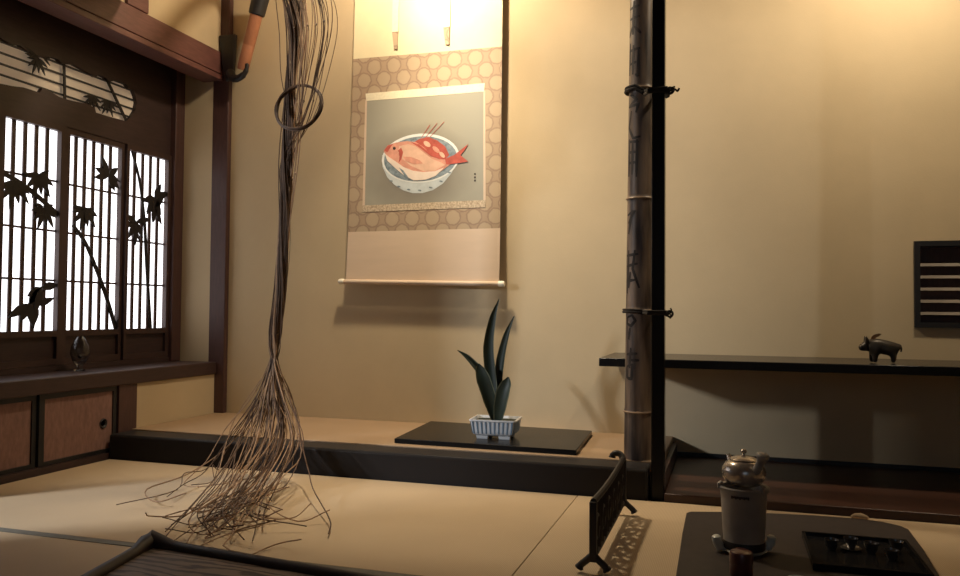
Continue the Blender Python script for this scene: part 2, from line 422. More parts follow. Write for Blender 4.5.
stem(bm, [(3.180, 1.42), (3.235, 1.287), (3.276, 1.092), (3.296, 0.893), (3.335, 0.551)], XC + 0.004, 0.007, 0.011)
fan(bm, 3.345, 1.215, 0.11, [-160, -120, -90, -60, 20, 60], XC + 0.004, 0.34); fan(bm, 3.35, 1.17, 0.09, [-150, -100, -60, 40], XC + 0.004, 0.34)
fan(bm, 3.215, 1.075, 0.10, [-160, -120, -90, -55, 15, 160], XC + 0.004, 0.32); fan(bm, 3.22, 1.03, 0.06, [-120, -60], XC + 0.004)
obj('bamboo_cutout', bm, M['cutout'], W[2], smooth=False)
# window jamb by the corner, and sill rail
struct(obj('trim_7', box(XS - 0.03, XS + 0.035, 3.4755, 3.5475, 0.376, 2.03), M['postwood'], bevel=0.003), 'dark jamb right of the paper windows')
struct(obj('trim_10', box(XS - 0.03, XS + 0.02, 1.95, 3.475, 0.376, 0.399), M['darkwood']), 'sill rail below the paper windows')

# carved frieze above the windows
r = thing('window_5', 'dark carved frieze board with a cloud-shaped papered opening', 'window', (XS, 2.7, 1.453)); del r['category']; r['kind'] = 'structure'
outl = [(2.12, 1.738), (2.30, 1.745), (2.433, 1.738), (2.489, 1.728), (2.537, 1.736), (2.577, 1.723), (2.654, 1.722), (2.700, 1.738), (2.733, 1.738), (2.757, 1.726), (2.817, 1.741), (2.904, 1.731),
        (2.95, 1.722), (2.975, 1.738), (3.01, 1.736), (3.04, 1.724), (3.079, 1.742), (3.146, 1.742), (3.165, 1.728), (3.194, 1.726), (3.212, 1.70), (3.222, 1.670), (3.212, 1.629), (3.185, 1.59),
        (3.151, 1.562), (3.10, 1.560), (3.052, 1.558), (2.958, 1.557), (2.950, 1.578), (2.90, 1.584), (2.821, 1.576), (2.749, 1.574), (2.70, 1.585), (2.655, 1.588), (2.642, 1.566), (2.56, 1.566), (2.509, 1.557), (2.439, 1.550), (2.12, 1.550)]
bm = bmesh.new()
o1 = [bm.verts.new((XS + 0.004, y, z)) for y, z in ((1.96, 1.453), (3.475, 1.453), (3.475, 2.029), (1.96, 2.029))]
o2 = [bm.verts.new((XS + 0.004, y, z)) for y, z in outl]
ed = [bm.edges.new((l[i], l[(i + 1) % len(l)])) for l in (o1, o2) for i in range(len(l))]
bmesh.ops.triangle_fill(bm, use_beauty=True, edges=ed)
cut = [f for f in bm.faces if all(v in o2 for v in f.verts)]
def inside(y, z):
    c = False
    for i in range(len(outl)):
        (y0, z0), (y1, z1) = outl[i], outl[i - 1]
        if (z0 > z) != (z1 > z) and y < (y1 - y0) * (z - z0) / (z1 - z0) + y0: c = not c
    return c
cut = [f for f in cut if inside(f.calc_center_median().y, f.calc_center_median().z)]
if cut: bmesh.ops.delete(bm, geom=cut, context='FACES_ONLY')
ex = bmesh.ops.extrude_face_region(bm, geom=bm.faces[:])
bmesh.ops.translate(bm, vec=(-0.022, 0, 0), verts=[g for g in ex['geom'] if isinstance(g, bmesh.types.BMVert)])
obj('frieze_board', bm, M['darkwood'], r, smooth=False)
bm = bmesh.new(); prism(bm, [(XS - 0.0185, y, z) for y, z in ((2.05, 1.52), (3.26, 1.52), (3.26, 1.77), (2.05, 1.77))], (0.002, 0, 0))
obj('paper', bm, M['friezepaper'], r, smooth=False)
bm = bmesh.new()
for z in (1.593, 1.637, 1.682, 1.727): bx(bm, XS - 0.0165, XS - 0.006, 2.06, 3.25, z - 0.003, z + 0.003)
obj('lattice', bm, M['black'], r, smooth=False)
bm = bmesh.new(); xf = XS - 0.004
stem(bm, [(2.752, 1.745), (2.757, 1.66), (2.762, 1.57)], xf, 0.007, 0.007)
stem(bm, [(2.992, 1.742), (3.065, 1.65), (3.140, 1.556)], xf, 0.008, 0.008)
fan(bm, 2.615, 1.705, 0.07, down + [180, 160], xf, 0.2); fan(bm, 2.625, 1.735, 0.06, [-160, -130, -40, -15], xf, 0.2)
fan(bm, 3.02, 1.625, 0.07, [-165, -140, -120, -100, -70, -40, -15], xf, 0.2); fan(bm, 2.92, 1.622, 0.07, [-165, -135, -110, -80, -50, -20], xf, 0.2)
obj('bamboo_cutout', bm, M['cutout'], r, smooth=False)

# ------------------------------------------------------------------ alcove step and floors
struct(obj('trim_11', box(XL + 0.0005, -0.262, YK, 2.945, -0.01, 0.106), M['stepblack'], bevel=0.010), 'black lacquered beam along the alcove step')
bm = bmesh.new(); bx(bm, XL, -0.208, 2.946, YW, 0.0, 0.085); bx(bm, -0.262, -0.208, 2.888, 2.946, 0.0, 0.085)
struct(obj('floor_alcove', bm, M['floorwood'], smooth=False), 'raised alcove floor under its straw matting')
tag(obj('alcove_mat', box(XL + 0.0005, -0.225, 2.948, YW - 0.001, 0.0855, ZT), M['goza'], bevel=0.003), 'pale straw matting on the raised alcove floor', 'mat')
struct(obj('floor_side', box(-0.207, 2.3, YK + 0.004, YW - 0.001, -0.05, 0.028), M['floorwood'], bevel=0.004), 'dark boarded floor of the side alcove')
struct(obj('baseboard_back', box(-0.206, 2.3, YW - 0.012, YW - 0.001, 0.0285, 0.045), M['black']), 'thin dark strip at the foot of the side alcove wall')
struct(obj('trim_12', box(-0.253, -0.2075, 2.832, 2.886, -0.01, CEIL), M['lacquer'], bevel=0.004), 'square black lacquered post beside the bamboo pole')

# straw mats
def tatami(x0, x1, y0, y1, label, heri):
    r = thing('tatami_mat', label, 'straw mat', ((x0 + x1) / 2, (y0 + y1) / 2, -0.05), 'straw mats on the floor')
    g = 0.0015
    obj('rush_surface', box(x0 + g, x1 - g, y0 + g, y1 - g, -0.049, 0.0), M['tatami'], r, smooth=False)
    for a in heri:
        obj('cloth_border', box(*a, 0.0002, 0.0016), M['heri'], r, smooth=False)
tatami(XL + 0.01, -0.505, 1.835, YK - 0.002, 'straw mat along the alcove step under the willow tips', [])
tatami(-0.505, 2.3, 1.835, YK - 0.002, 'straw mat under the low screen and the tea things', [])
tatami(XL + 0.01, -0.505, 0.88, 1.832, 'shaded straw mat in the bottom left corner', [(XL + 0.012, -0.508, 1.800, 1.830)])
tatami(-0.505, 2.3, 0.88, 1.832, 'straw mat at the bottom edge between the trays', [(-0.503, 2.29, 1.800, 1.830)])
struct(obj('floor_room', box(XL + 0.01, 2.3, -2.45, 0.877, -0.05, 0.0), M['tatami'], smooth=False), 'straw matting of the room')

# ================================================================== SHELF, VENT, BOAR
tag(obj('wall_shelf', box(-0.482, 2.34, 3.13, YW - 0.001, 0.437, 0.470), M['lacquer'], bevel=0.003), 'long black lacquered shelf running behind the black post', 'shelf')

r = thing('wall_vent', 'black framed louvred vent set in the right wall', 'vent', (0.96, YW, 0.597))
bm = bmesh.new(); a = (0.722, 1.21, 0.599, 0.947); t = 0.021
bx(bm, a[0], a[0] + t, YW - 0.014, YW + 0.05, a[2], a[3]); bx(bm, a[1] - t, a[1], YW - 0.014, YW + 0.05, a[2], a[3])
bx(bm, a[0] + t, a[1] - t, YW - 0.014, YW + 0.05, a[2], a[2] + t); bx(bm, a[0] + t, a[1] - t, YW - 0.014, YW + 0.05, a[3] - t, a[3])
obj('vent_frame', bm, M['black'], r, smooth=False)
slatm = mat('pale_slat', (0.30, 0.25, 0.20), 0.7, 0.06, 20)
for k in range(5):
    z = 0.650 + k * 0.049
    bm = bmesh.new(); prism(bm, [(a[0] + t + 0.002, YW + 0.006, z), (a[0] + t + 0.002, YW + 0.010, z + 0.012), (a[0] + t + 0.002, YW + 0.020, z + 0.012), (a[0] + t + 0.002, YW + 0.016, z)], (a[1] - a[0] - 2 * t - 0.004, 0, 0))
    obj('slat', bm, slatm, r, smooth=False)
obj('backing', box(a[0] + t, a[1] - t, YW + 0.052, YW + 0.058, a[2] + t, a[3] - t), M['postwood'], r, smooth=False)

# bronze boar
def skin_body(name, verts, edges, rads, m, parent, sub=2):
    me = bpy.data.meshes.new(name); me.from_pydata([V(v) - ORG[parent] for v in verts], edges, [])
    o = bpy.data.objects.new(name, me); COL.objects.link(o); o.parent = parent; ORG[o] = ORG[parent]
    sk = o.modifiers.new('skin', 'SKIN'); me.skin_vertices or None
    for i, rr in enumerate(rads):
        rr = rr if isinstance(rr, tuple) else (rr, rr)
        me.skin_vertices[0].data[i].radius = rr
    me.skin_vertices[0].data[0].use_root = True
    sk.use_smooth_shade = True
    sb = o.modifiers.new('sub', 'SUBSURF'); sb.levels = sub; sb.render_levels = sub
    me.materials.append(m); return o
bx0, by0, bz0 = 0.545, 3.26, 0.4705
r = thing('boar_figurine', 'small dark bronze boar figurine standing on the black shelf', 'figurine', (bx0, by0, bz0))
def B(x, y, z): return (bx0 + x, by0 + y, bz0 + z)
vs = [B(0.032, 0, 0.060), B(0.000, 0, 0.062), B(-0.026, 0, 0.066), B(-0.044, 0, 0.064), B(-0.058, 0, 0.057), B(-0.075, 0, 0.051), B(0.054, 0, 0.057)]
es = [(0, 1), (1, 2), (2, 3), (3, 4), (4, 5), (0, 6)]
rd = [(0.026, 0.031), (0.026, 0.031), (0.027, 0.032), (0.021, 0.024), (0.016, 0.016), (0.010, 0.010), (0.019, 0.022)]
for (lx, ly, root) in ((0.044, 0.015, 6), (0.038, -0.015, 0), (-0.026, 0.015, 2), (-0.020, -0.016, 2)):
    n = len(vs)
    off = 0.010 if root in (0, 6) else -0.004
    vs += [B(lx, ly, 0.034), B(lx + off * 0.4, ly, 0.018), B(lx, ly, 0.0005)]
    es += [(root, n), (n, n + 1), (n + 1, n + 2)]; rd += [0.013, 0.0098, 0.0088]
skin_body('body', vs, es, rd, M['bronze'], r)
for s in (-1, 1):
    bm = bmesh.new()
    tube(bm, [B(-0.047, s * 0.012, 0.074), B(-0.048, s * 0.018, 0.086), B(-0.051, s * 0.021, 0.098)], [0.008, 0.006, 0.001], 8)
    obj('ear', bm, M['bronze'], r)
    bm = bmesh.new(); tube(bm, [B(-0.066, s * 0.008, 0.050), B(-0.068, s * 0.013, 0.056), B(-0.066, s * 0.014, 0.065)], [0.003, 0.0024, 0.0006], 6)
    obj('tusk', bm, M['bronze'], r)
bm = bmesh.new()
prism(bm, [B(-0.034, -0.004, 0.080), B(-0.030, -0.004, 0.096), B(-0.022, -0.004, 0.104), B(-0.006, -0.004, 0.109), B(0.004, -0.004, 0.107), B(-0.006, -0.004, 0.098), B(-0.016, -0.004, 0.093), B(-0.018, -0.004, 0.080)], (0, 0.008, 0))
obj('mane', bm, mat('worn_bronze', (0.20, 0.10, 0.045), 0.45, 0.2, 30, metal=0.5), r)
bm = bmesh.new(); tube(bm, catmull([B(0.064, 0, 0.066), B(0.070, 0.002, 0.056), B(0.069, 0.003, 0.042)], 5), [0.003] * 11, 6); obj('tail', bm, M['bronze'], r)

# ================================================================== BAMBOO POLE + CORDS
px, py = -0.315, 2.996
r = thing('bamboo_pole', 'tall smoked bamboo pole standing on the alcove edge against the black post', 'pole', (px, py, ZT))
def brad(z): return 0.0515 - 0.0075 * (z - ZT) / 1.75
def bxc(z): return px + 0.011 * (z - ZT) / 1.75
nodes = [0.284, 0.659, 1.074, 1.485, 1.905, 2.33]
bm = bmesh.new(); zs = [ZT]; z = ZT
while z < CEIL - 0.02: z += 0.03; zs.append(z)
for q in nodes: zs += [q - 0.010, q - 0.004, q, q + 0.005, q + 0.012]
zs = sorted(set(round(q, 4) for q in zs if q <= CEIL - 0.005))
def nb(z):
    k = 0
    for q in nodes:
        d = z - q
        if abs(d) < 0.0025: k = 0.0045
        elif abs(d) < 0.0075: k = max(k, 0.001)
    return k
tube(bm, [(bxc(q), py, q) for q in zs], [brad(q) + nb(q) for q in zs], 40)
obj('culm', bm, M['bamboo'], r, angle=80)
for q in nodes:
    bm = bmesh.new()
    ring = [(bxc(q) + (brad(q) + 0.0025) * cos(t * 2 * pi / 40), py + (brad(q) + 0.0025) * sin(t * 2 * pi / 40), q) for t in range(40)]
    tube(bm, ring, 0.0036, 6, closed=True); obj('node_ring', bm, M['bamboonode'], r)
# brushed characters cut down the side of the culm (worn, no longer legible)
random.seed(5)
def stroke(bm, pts, w):
    """flat stroke hugging the culm; pts = (angle deg, z)"""
    P = []
    for (a0, z0), (a1, z1) in zip(pts, pts[1:]):
        for k in range(5): P.append((a0 + (a1 - a0) * k / 5, z0 + (z1 - z0) * k / 5))
    P.append(pts[-1]); L_, R_ = [], []
    for i, (a, z) in enumerate(P):
        a2, z2 = P[min(i + 1, len(P) - 1)]; a1, z1 = P[max(i - 1, 0)]
        R0 = brad(z) + 0.0008; dx, dz = radians(a2 - a1) * R0, z2 - z1; l = math.hypot(dx, dz) or 1
        ww = w * (0.6 + 0.4 * sin(pi * i / (len(P) - 1)))
        nx, nz = -dz / l * ww, dx / l * ww
        for lst, s in ((L_, 1), (R_, -1)):
            aa = radians(a) + s * nx / R0; zz = z + s * nz
            lst.append(bm.verts.new((bxc(zz) + R0 * cos(aa), py + R0 * sin(aa), zz)))
    for i in range(len(P) - 1): bm.faces.new((L_[i], L_[i + 1], R_[i + 1], R_[i]))
A0 = -120                                                       # side of the culm that faces the room
chars = [
 (1.735, [[(-28, .05), (20, .055)], [(-4, .075), (-8, -.05)], [(-26, .01), (22, .015)], [(-10, -.02), (-30, -.055)], [(0, -.02), (26, -.05)]]),
 (1.585, [[(-30, .04), (24, .045)], [(-22, .07), (-26, -.05)], [(18, .04), (16, -.06), (6, -.05)], [(-20, -.01), (10, -.005)], [(-4, .06), (-6, -.05)]]),
 (1.370, [[(-18, .09), (14, .07), (-26, .045)], [(-26, .045), (20, .05), (10, .02)], [(-10, .03), (-24, -.03), (0, -.075), (28, -.07)]]),
 (1.225, [[(-24, .06), (22, .055)], [(-24, .02), (20, .018)], [(-24, -.02), (18, -.02)], [(-20, .07), (-22, -.07)], [(16, .065), (14, -.075)], [(-2, .06), (-4, -.065)]]),
 (0.980, [[(-26, .03), (10, .045), (-20, .0)], [(0, .05), (-18, -.04)]]),
 (0.800, [[(-28, .06), (24, .065)], [(-16, .08), (-22, -.08)], [(12, .08), (4, .01), (28, -.06)], [(-26, .02), (22, .03)], [(-6, .0), (-14, -.06)], [(-26, -.035), (14, -.03)]]),
 (0.600, [[(-20, .03), (4, .04), (16, .02), (0, 0), (-20, .01), (-20, .03)], [(-4, -.005), (-10, -.05)]]),
 (0.455, [[(-20, .04), (24, .045)], [(0, .065), (-4, -.01)], [(-18, -.005), (6, .005), (4, -.05), (-16, -.045), (-18, -.005)], [(0, .02), (30, .02)]]),
]
for z, sts in chars:
    bm = bmesh.new()
    for st in sts: stroke(bm, [(A0 + a * 1.25, z + q) for a, q in st], 0.0056)
    obj('carved_character', bm, M['carving'], r)['label'] = 'dark worn character cut into the bamboo'
# cords
def cord(z, label, rope_r, loose, drop):
    zz = z; z = z - drop
    r = thing('cord_tie', label, 'cord', (-0.29, 2.94, z), 'cords tying the bamboo to the post')
    R0 = brad(z) + rope_r + 0.004; cx = bxc(z); pts = []
    for k in range(0, 25):                                     # round the pole, from its back over the left to the front
        a = radians(70 + (290 - 70) * k / 24); pts.append((cx + R0 * cos(a), py + R0 * sin(a), zz - drop * 0.5 * max(0, k - 20) / 4 - drop * 0.4 * max(0, 4 - k) / 4))
    q = rope_r + 0.001
    pts += [(-0.263, 2.832 - q - 0.001, z), (-0.2075 + q, 2.832 - q, z), (-0.2075 + q, 2.886 + q, z), (-0.235, 2.93 + q, z)]
    bm = bmesh.new(); tube(bm, pts, rope_r, 8, closed=True); tube(bm, [(p[0], p[1], p[2] + rope_r * 1.7) for p in pts], rope_r * 0.8, 8, closed=True)
    obj('loop', bm, M['rope'], r)
    kx, ky = -0.2075 + q, 2.83
    bm = bmesh.new()
    tube(bm, [(kx + 0.012 + 0.010 * cos(t), ky - 0.003 + 0.004 * sin(2 * t), z + 0.010 * sin(t)) for t in [2 * pi * i / 16 for i in range(16)]], rope_r * 0.8, 6, closed=True)
    tube(bm, [(kx - 0.002, ky, z - 0.006), (kx + 0.010, ky - 0.006, z + 0.002), (kx + 0.006, ky + 0.004, z + 0.008)], rope_r * 1.0, 6)
    obj('knot', bm, M['rope'], r)
    for e in loose:
        bm = bmesh.new(); tube(bm, catmull([(kx + 0.012, ky - 0.004, z)] + [(kx + a, ky - 0.004, z + b) for a, b in e], 4), rope_r * 0.55, 6); obj('loose_end', bm, M['rope'], r)
cord(1.478, 'dark cord round bamboo pole and black post, upper of two, with loose curled end', 0.0065, [[(0.026, 0.004), (0.036, -0.004), (0.042, 0.006)], [(0.02, 0.010), (0.028, 0.012)]], 0.050)
cord(0.652, 'dark cord round bamboo pole and black post, lower of two, tight short knot', 0.0050, [[(0.018, 0.012), (0.014, 0.020)], [(0.018, -0.008), (0.012, -0.016)]], 0.006)

# ================================================================== HANGING SCROLL
YS = 3.548
r = thing('hanging_scroll', 'hanging scroll painted with a red fish in a blue and white bowl', 'scroll', (-1.40, YS, 0.78))
def syoff(z): return -0.010 * max(0, (1.03 - z)) / 0.24              # the lower end swings a little off the wall
def quad(bm, pts, th=0.0012, dy=0.0, mi=0):
    prism(bm, [(x, YS + syoff(z) - dy, z) for x, z in pts], (0, th, 0), mi)
def lerp_edge(z, side):
    t = (z - 0.79) / (2.19 - 0.79)
    return (-1.797 + 0.025 * t) if side == 0 else (-1.010 + 0.004 * t)
def panel(name, zl0, zr0, zl1, zr1, m, dy=0.0):
    bm = bmesh.new(); n = 6; pr_ = []
    for k in range(n + 1):
        t = k / n; zl = zl0 + (zl1 - zl0) * t; zr = zr0 + (zr1 - zr0) * t
        pr_.append(((lerp_edge(zl, 0), zl), (lerp_edge(zr, 1), zr)))
    rows = [[bm.verts.new((x, YS + syoff(z) - dy + d, z)) for x, z in rw] for rw in pr_ for d in (0, 0.0012)]
    for k in range(n):
        f0, b0, f1, b1 = rows[2 * k], rows[2 * k + 1], rows[2 * k + 2], rows[2 * k + 3]
        bm.faces.new((f0[0], f0[1], f1[1], f1[0])); bm.faces.new((b0[1], b0[0], b1[0], b1[1]))
        bm.faces.new((f0[0], f1[0], b1[0], b0[0])); bm.faces.new((f0[1], b0[1], b1[1], f1[1]))
    f0, b0 = rows[0], rows[1]; f1, b1 = rows[-2], rows[-1]
    bm.faces.new((f0[0], b0[0], b0[1], f0[1])); bm.faces.new((f1[0], f1[1], b1[1], b1[0]))
    return obj(name, bm, m, r, smooth=False)
panel('lower_cloth', 0.797, 0.787, 1.037, 1.038, M['scrolltan'])
panel('brocade_mount', 1.037, 1.038, 1.901, 1.893, M['brocade'])
panel('upper_cloth', 1.901, 1.893, 2.56, 2.56, M['scrollwhite'])
bm = bmesh.new(); quad(bm, [(-1.705, 1.165), (-1.083, 1.172), (-1.093, 1.685), (-1.702, 1.684)], dy=0.0012)
pn = obj('painting', bm, M['painting'], r, smooth=False)
bm = bmesh.new(); quad(bm, [(-1.702, 1.685), (-1.093, 1.686), (-1.090, 1.726), (-1.707, 1.722)], dy=0.0016); obj('upper_border_strip', bm, M['cream'], r, smooth=False)
bm = bmesh.new(); quad(bm, [(-1.716, 1.134), (-1.083, 1.138), (-1.080, 1.172), (-1.712, 1.166)], dy=0.0016); obj('lower_border_strip', bm, M['dottedcream'], r, smooth=False)
bm = bmesh.new()
for x0, x1 in ((-1.716, -1.703), (-1.092, -1.080)):
    bm = bmesh.new(); quad(bm, [(x0, 1.166), (x1, 1.166), (x1 - 0.006 if x1 > -1.3 else x1 + 0.005, 1.69), (x0 - 0.004 if x1 > -1.3 else x0 + 0.008, 1.69)], dy=0.0014)
    obj('side_border_strip', bm, M['scrolltan'], r, smooth=False)
# the painted subject, a flat picture of a fish lying in a bowl
def PX(u): return -1.61 + (u - 383) * 0.00517
def PZ(v, u=420): return 1.396 - (v - 158) * 0.0052 - (u - 420) * 0.00010
pm = [M['p_bowl'], M['p_blue'], M['p_fish'], M['p_fishbelly'], M['p_fishred'], M['p_dark'], M['p_shade'], M['p_bowlside'], M['p_peach']]
bm = bmesh.new()
def pic(pts, mi, dy): prism(bm, [(PX(u), YS + syoff(1.3) - 0.0013 - dy, PZ(v, u)) for u, v in pts], (0, 0.0004, 0), mi)
def ell(cx, cy, a, b, rot=0.0, n=36): return [(cx + a * cos(t) * cos(rot) - b * sin(t) * sin(rot), cy + a * cos(t) * sin(rot) + b * sin(t) * cos(rot)) for t in [2 * pi * k / n for k in range(n)]]
pic([(382.5, 156), (383, 167), (388, 177), (395, 184), (404, 189.5), (414, 192.5), (424, 192.5), (434, 190), (444, 184), (452, 175), (457, 166), (459, 156)], 7, 0.0005)
pic(ell(421, 160, 38.8, 23.0, -0.02), 0, 0.0009)
pic(ell(421, 160.6, 36.6, 21.0, -0.02), 1, 0.0013)
for u, v in ((392, 180.5), (400, 186), (410, 189), (421, 190), (432, 187.5), (442, 182), (450, 174)): pic(ell(u, v, 1.9, 0.8, 0.2, 8), 1, 0.0010)
pic([(413, 146), (420, 142), (429, 140.5), (438, 144), (446, 150), (450, 158), (445, 163), (434, 162), (424, 154)], 4, 0.0016)
pic(ell(428, 147, 4, 2.2, 0.6, 12), 8, 0.0019); pic(ell(437, 152.5, 4.5, 2.0, 0.7, 12), 2, 0.0019); pic(ell(443, 157.5, 3.6, 1.8, 0.8, 12), 8, 0.0019)
pic([(384, 152), (388, 147), (397, 144.5), (408, 143.5), (417, 145), (425, 150), (432, 157), (440, 161.5), (447, 162), (452, 166), (446, 170), (437, 176), (427, 179.5), (415, 180), (405, 175), (396, 167.5), (388, 160)], 2, 0.0022)
pic([(400, 148), (409, 146.5), (417, 149), (425, 155), (433, 161), (442, 164.5), (446, 167), (436, 172), (424, 172), (412, 167), (403, 160), (399, 154)], 8, 0.0024)
pic([(385, 154), (389, 157.5), (396, 162), (405, 168), (414, 171.5), (424, 173), (436, 172.5), (445, 169.5), (437, 176.8), (427, 180.2), (415, 180.6), (405, 175.6), (396, 168.5), (388, 161.5)], 3, 0.0026)
pic([(446, 161.5), (455, 158), (462, 153), (468.5, 148.5), (465, 154), (461, 158.5), (468.5, 164.5), (461, 165.5), (452, 166.5), (447, 166.5)], 4, 0.0028)
pic([(384.5, 151.5), (388, 147.3), (394, 145.3), (391, 149), (388, 153.5)], 4, 0.0028); pic(ell(395, 149.8, 1.6, 1.4, 0, 10), 5, 0.0032)
pic([(404, 158), (412, 158.5), (421, 162), (424, 165), (415, 165.5), (407, 162.5)], 2, 0.0029); pic([(399, 152), (402, 149.5), (404, 154), (402.5, 160), (399.5, 164), (400.5, 158)], 4, 0.0030)
pic([(412, 144.6), (420, 147), (431, 155.5), (440, 161), (432, 158.4), (422, 151)], 4, 0.0030)
pic([(400, 168), (404.5, 171), (411, 179.5), (406, 176.5)], 1, 0.0031)
for i in range(3): pic([(422 + 4 * i, 141), (422.6 + 4 * i, 141), (431 + 7 * i, 129 - i), (430.4 + 7 * i, 129 - i)], 4, 0.0018)
for i in range(3): pic(ell(475, 176 + 3 * i, 0.9, 1.0, 0, 8), 5, 0.0006)
o = obj('painted_fish', bm, None, r, smooth=False, mats=pm); o.parent = pn; o['label'] = 'painted red fish in a blue and white bowl'
o.location = (0, 0, 0)
# roller with ivory ends
def rodpt(x): return V((x, YS - 0.020, 0.7905 - (x + 1.83) * 0.0165))
bm = bmesh.new(); tube(bm, [rodpt(-1.80), rodpt(-1.01)], 0.0115, 20); obj('roller', bm, M['ivory'] if False else M['scrolltan'], r)
for a, b in ((-1.828, -1.80), (-1.01, -0.981)):
    bm = bmesh.new(); s = -1 if a < -1.5 else 1; q = (b, a) if s < 0 else (a, b)
    tube(bm, [rodpt(q[0]), rodpt(q[0] + s * 0.004), rodpt(q[0] + s * 0.020), rodpt(q[1])], [0.0125, 0.014, 0.0145, 0.012], 20); obj('roller_end', bm, M['ivory'], r)
for x0, zl in ((-1.567, 2.014), (-1.300, 2.012)):
    bm = bmesh.new(); quad(bm, [(x0, zl), (x0 + 0.034, zl), (x0 + 0.040, 2.55), (x0 + 0.006, 2.55)], dy=0.006); f = obj('hanging_strip', bm, M['cream'], r, smooth=False)
    bm = bmesh.new(); quad(bm, [(x0 + 0.001, zl), (x0 + 0.012, zl - 0.085), (x0 + 0.031, zl - 0.087), (x0 + 0.033, zl)], dy=0.0065); t_ = obj('strip_end', bm, M['brocade'], f, smooth=False, origin=ORG[r])
    t_.location = (0, 0, 0)
bm = bmesh.new(); tube(bm, [(-1.79, YS - 0.006, 2.565), (-0.99, YS - 0.006, 2.565)], 0.010, 12); obj('top_rod', bm, M['darkwood'], r)
bm = bmesh.new(); tube(bm, [(-1.6, YS - 0.006, 2.575), (-1.39, YS + 0.002, 2.66), (-1.18, YS - 0.006, 2.575)], 0.002, 6); obj('hanging_cord', bm, M['rope'], r)

# ================================================================== BLACK BOARD, POT AND PLANT
bm = bmesh.new(); z0, z1 = ZT + 0.0005, ZT + 0.020
prism(bm, [(-1.292, 2.992, z0), (-0.541, 2.972, z0), (-0.566, 3.485, z0), (-1.335, 3.520, z0)], (0, 0, z1 - z0))
tag(obj('lacquer_board', bm, M['boardblack'], bevel=0.002), 'black lacquered board lying on the alcove matting under the potted plant', 'board')

PC = V((-0.912, 3.165, z1 + 0.0005))
r = thing('potted_plant', 'dark strap-leaved plant in a blue and white striped rectangular pot', 'plant', PC)
PR = Matrix.Rotation(radians(4), 4, 'Z')
def PP(x, y, z): return PC + PR @ V((x, y, z))
def rrect(hx, hy, rc, n=4):
    out = []
    for sx, sy, a0 in ((1, 1, 0), (-1, 1, 90), (-1, -1, 180), (1, -1, 270)):
        for k in range(n + 1):
            a = radians(a0 + 90 * k / n); out.append((sx * (hx - rc) + rc * cos(a), sy * (hy - rc) + rc * sin(a)))
    return out
def loft(bm, secs, mi=0, capb=True, capt=True):
    R_ = [[bm.verts.new(PP(x, y, z)) for x, y in pts] for pts, z in secs]
    n = len(R_[0])
    for A, B_ in zip(R_, R_[1:]):
        for k in range(n): bm.faces.new((A[k], A[(k + 1) % n], B_[(k + 1) % n], B_[k])).material_index = mi
    if capb: bm.faces.new(R_[0][::-1]).material_index = mi
    if capt: bm.faces.new(R_[-1]).material_index = mi
bm = bmesh.new()
loft(bm, [(rrect(.074, .056, .012), .012), (rrect(.084, .066, .014), .020), (rrect(.087, .069, .014), .034), (rrect(.092, .074, .012), .070), (rrect(.097, .079, .012), .073), (rrect(.097, .079, .012), .079),
          (rrect(.091, .073, .010), .079), (rrect(.087, .069, .010), .062)], capt=True)
pot = obj('pot', bm, M['porcelain'], r)
bm = bmesh.new()
for k in range(10):                                            # vertical blue stripes on the four sides
    x = -0.077 + k * 0.154 / 9
    for s in (-1, 1):
        vv = [PP(x - .0026, s * (.0668), .022), PP(x + .0026, s * .0668, .022), PP(x * 1.06 + .0034, s * .0749, .070), PP(x * 1.06 - .0034, s * .0749, .070)]
        prism(bm, vv, PR.to_3x3() @ V((0, s * 0.0012, 0)))
for k in range(8):
    y = -0.059 + k * 0.118 / 7
    for s in (-1, 1):
        vv = [PP(s * .0848, y - .0032, .022), PP(s * .0848, y + .0032, .022), PP(s * .0929, y * 1.06 + .0034, .070), PP(s * .0929, y * 1.06 - .0034, .070)]
        prism(bm, vv, PR.to_3x3() @ V((s * 0.0012, 0, 0)))
o = obj('stripe', bm, M['blue'], pot, smooth=False, origin=PC); o['label'] = 'dark blue vertical stripes'
for sx in (-1, 1):
    for sy in (-1, 1):
        bm = bmesh.new(); loft(bm, [([(sx * .046 + a * .022, sy * .040 + b * .014) for a, b in ((1, 1), (-1, 1), (-1, -1), (1, -1))], 0.0), ([(sx * .046 + a * .024, sy * .042 + b * .016) for a, b in ((1, 1), (-1, 1), (-1, -1), (1, -1))], 0.0125)])
        obj('foot', bm, M['porcelain'], pot, origin=PC)
bm = bmesh.new(); loft(bm, [(rrect(.088, .070, .010), .060), (rrect(.0885, .0705, .010), .067), (rrect(.06, .045, .01), .072)]); obj('soil', bm, M['soil'], r)
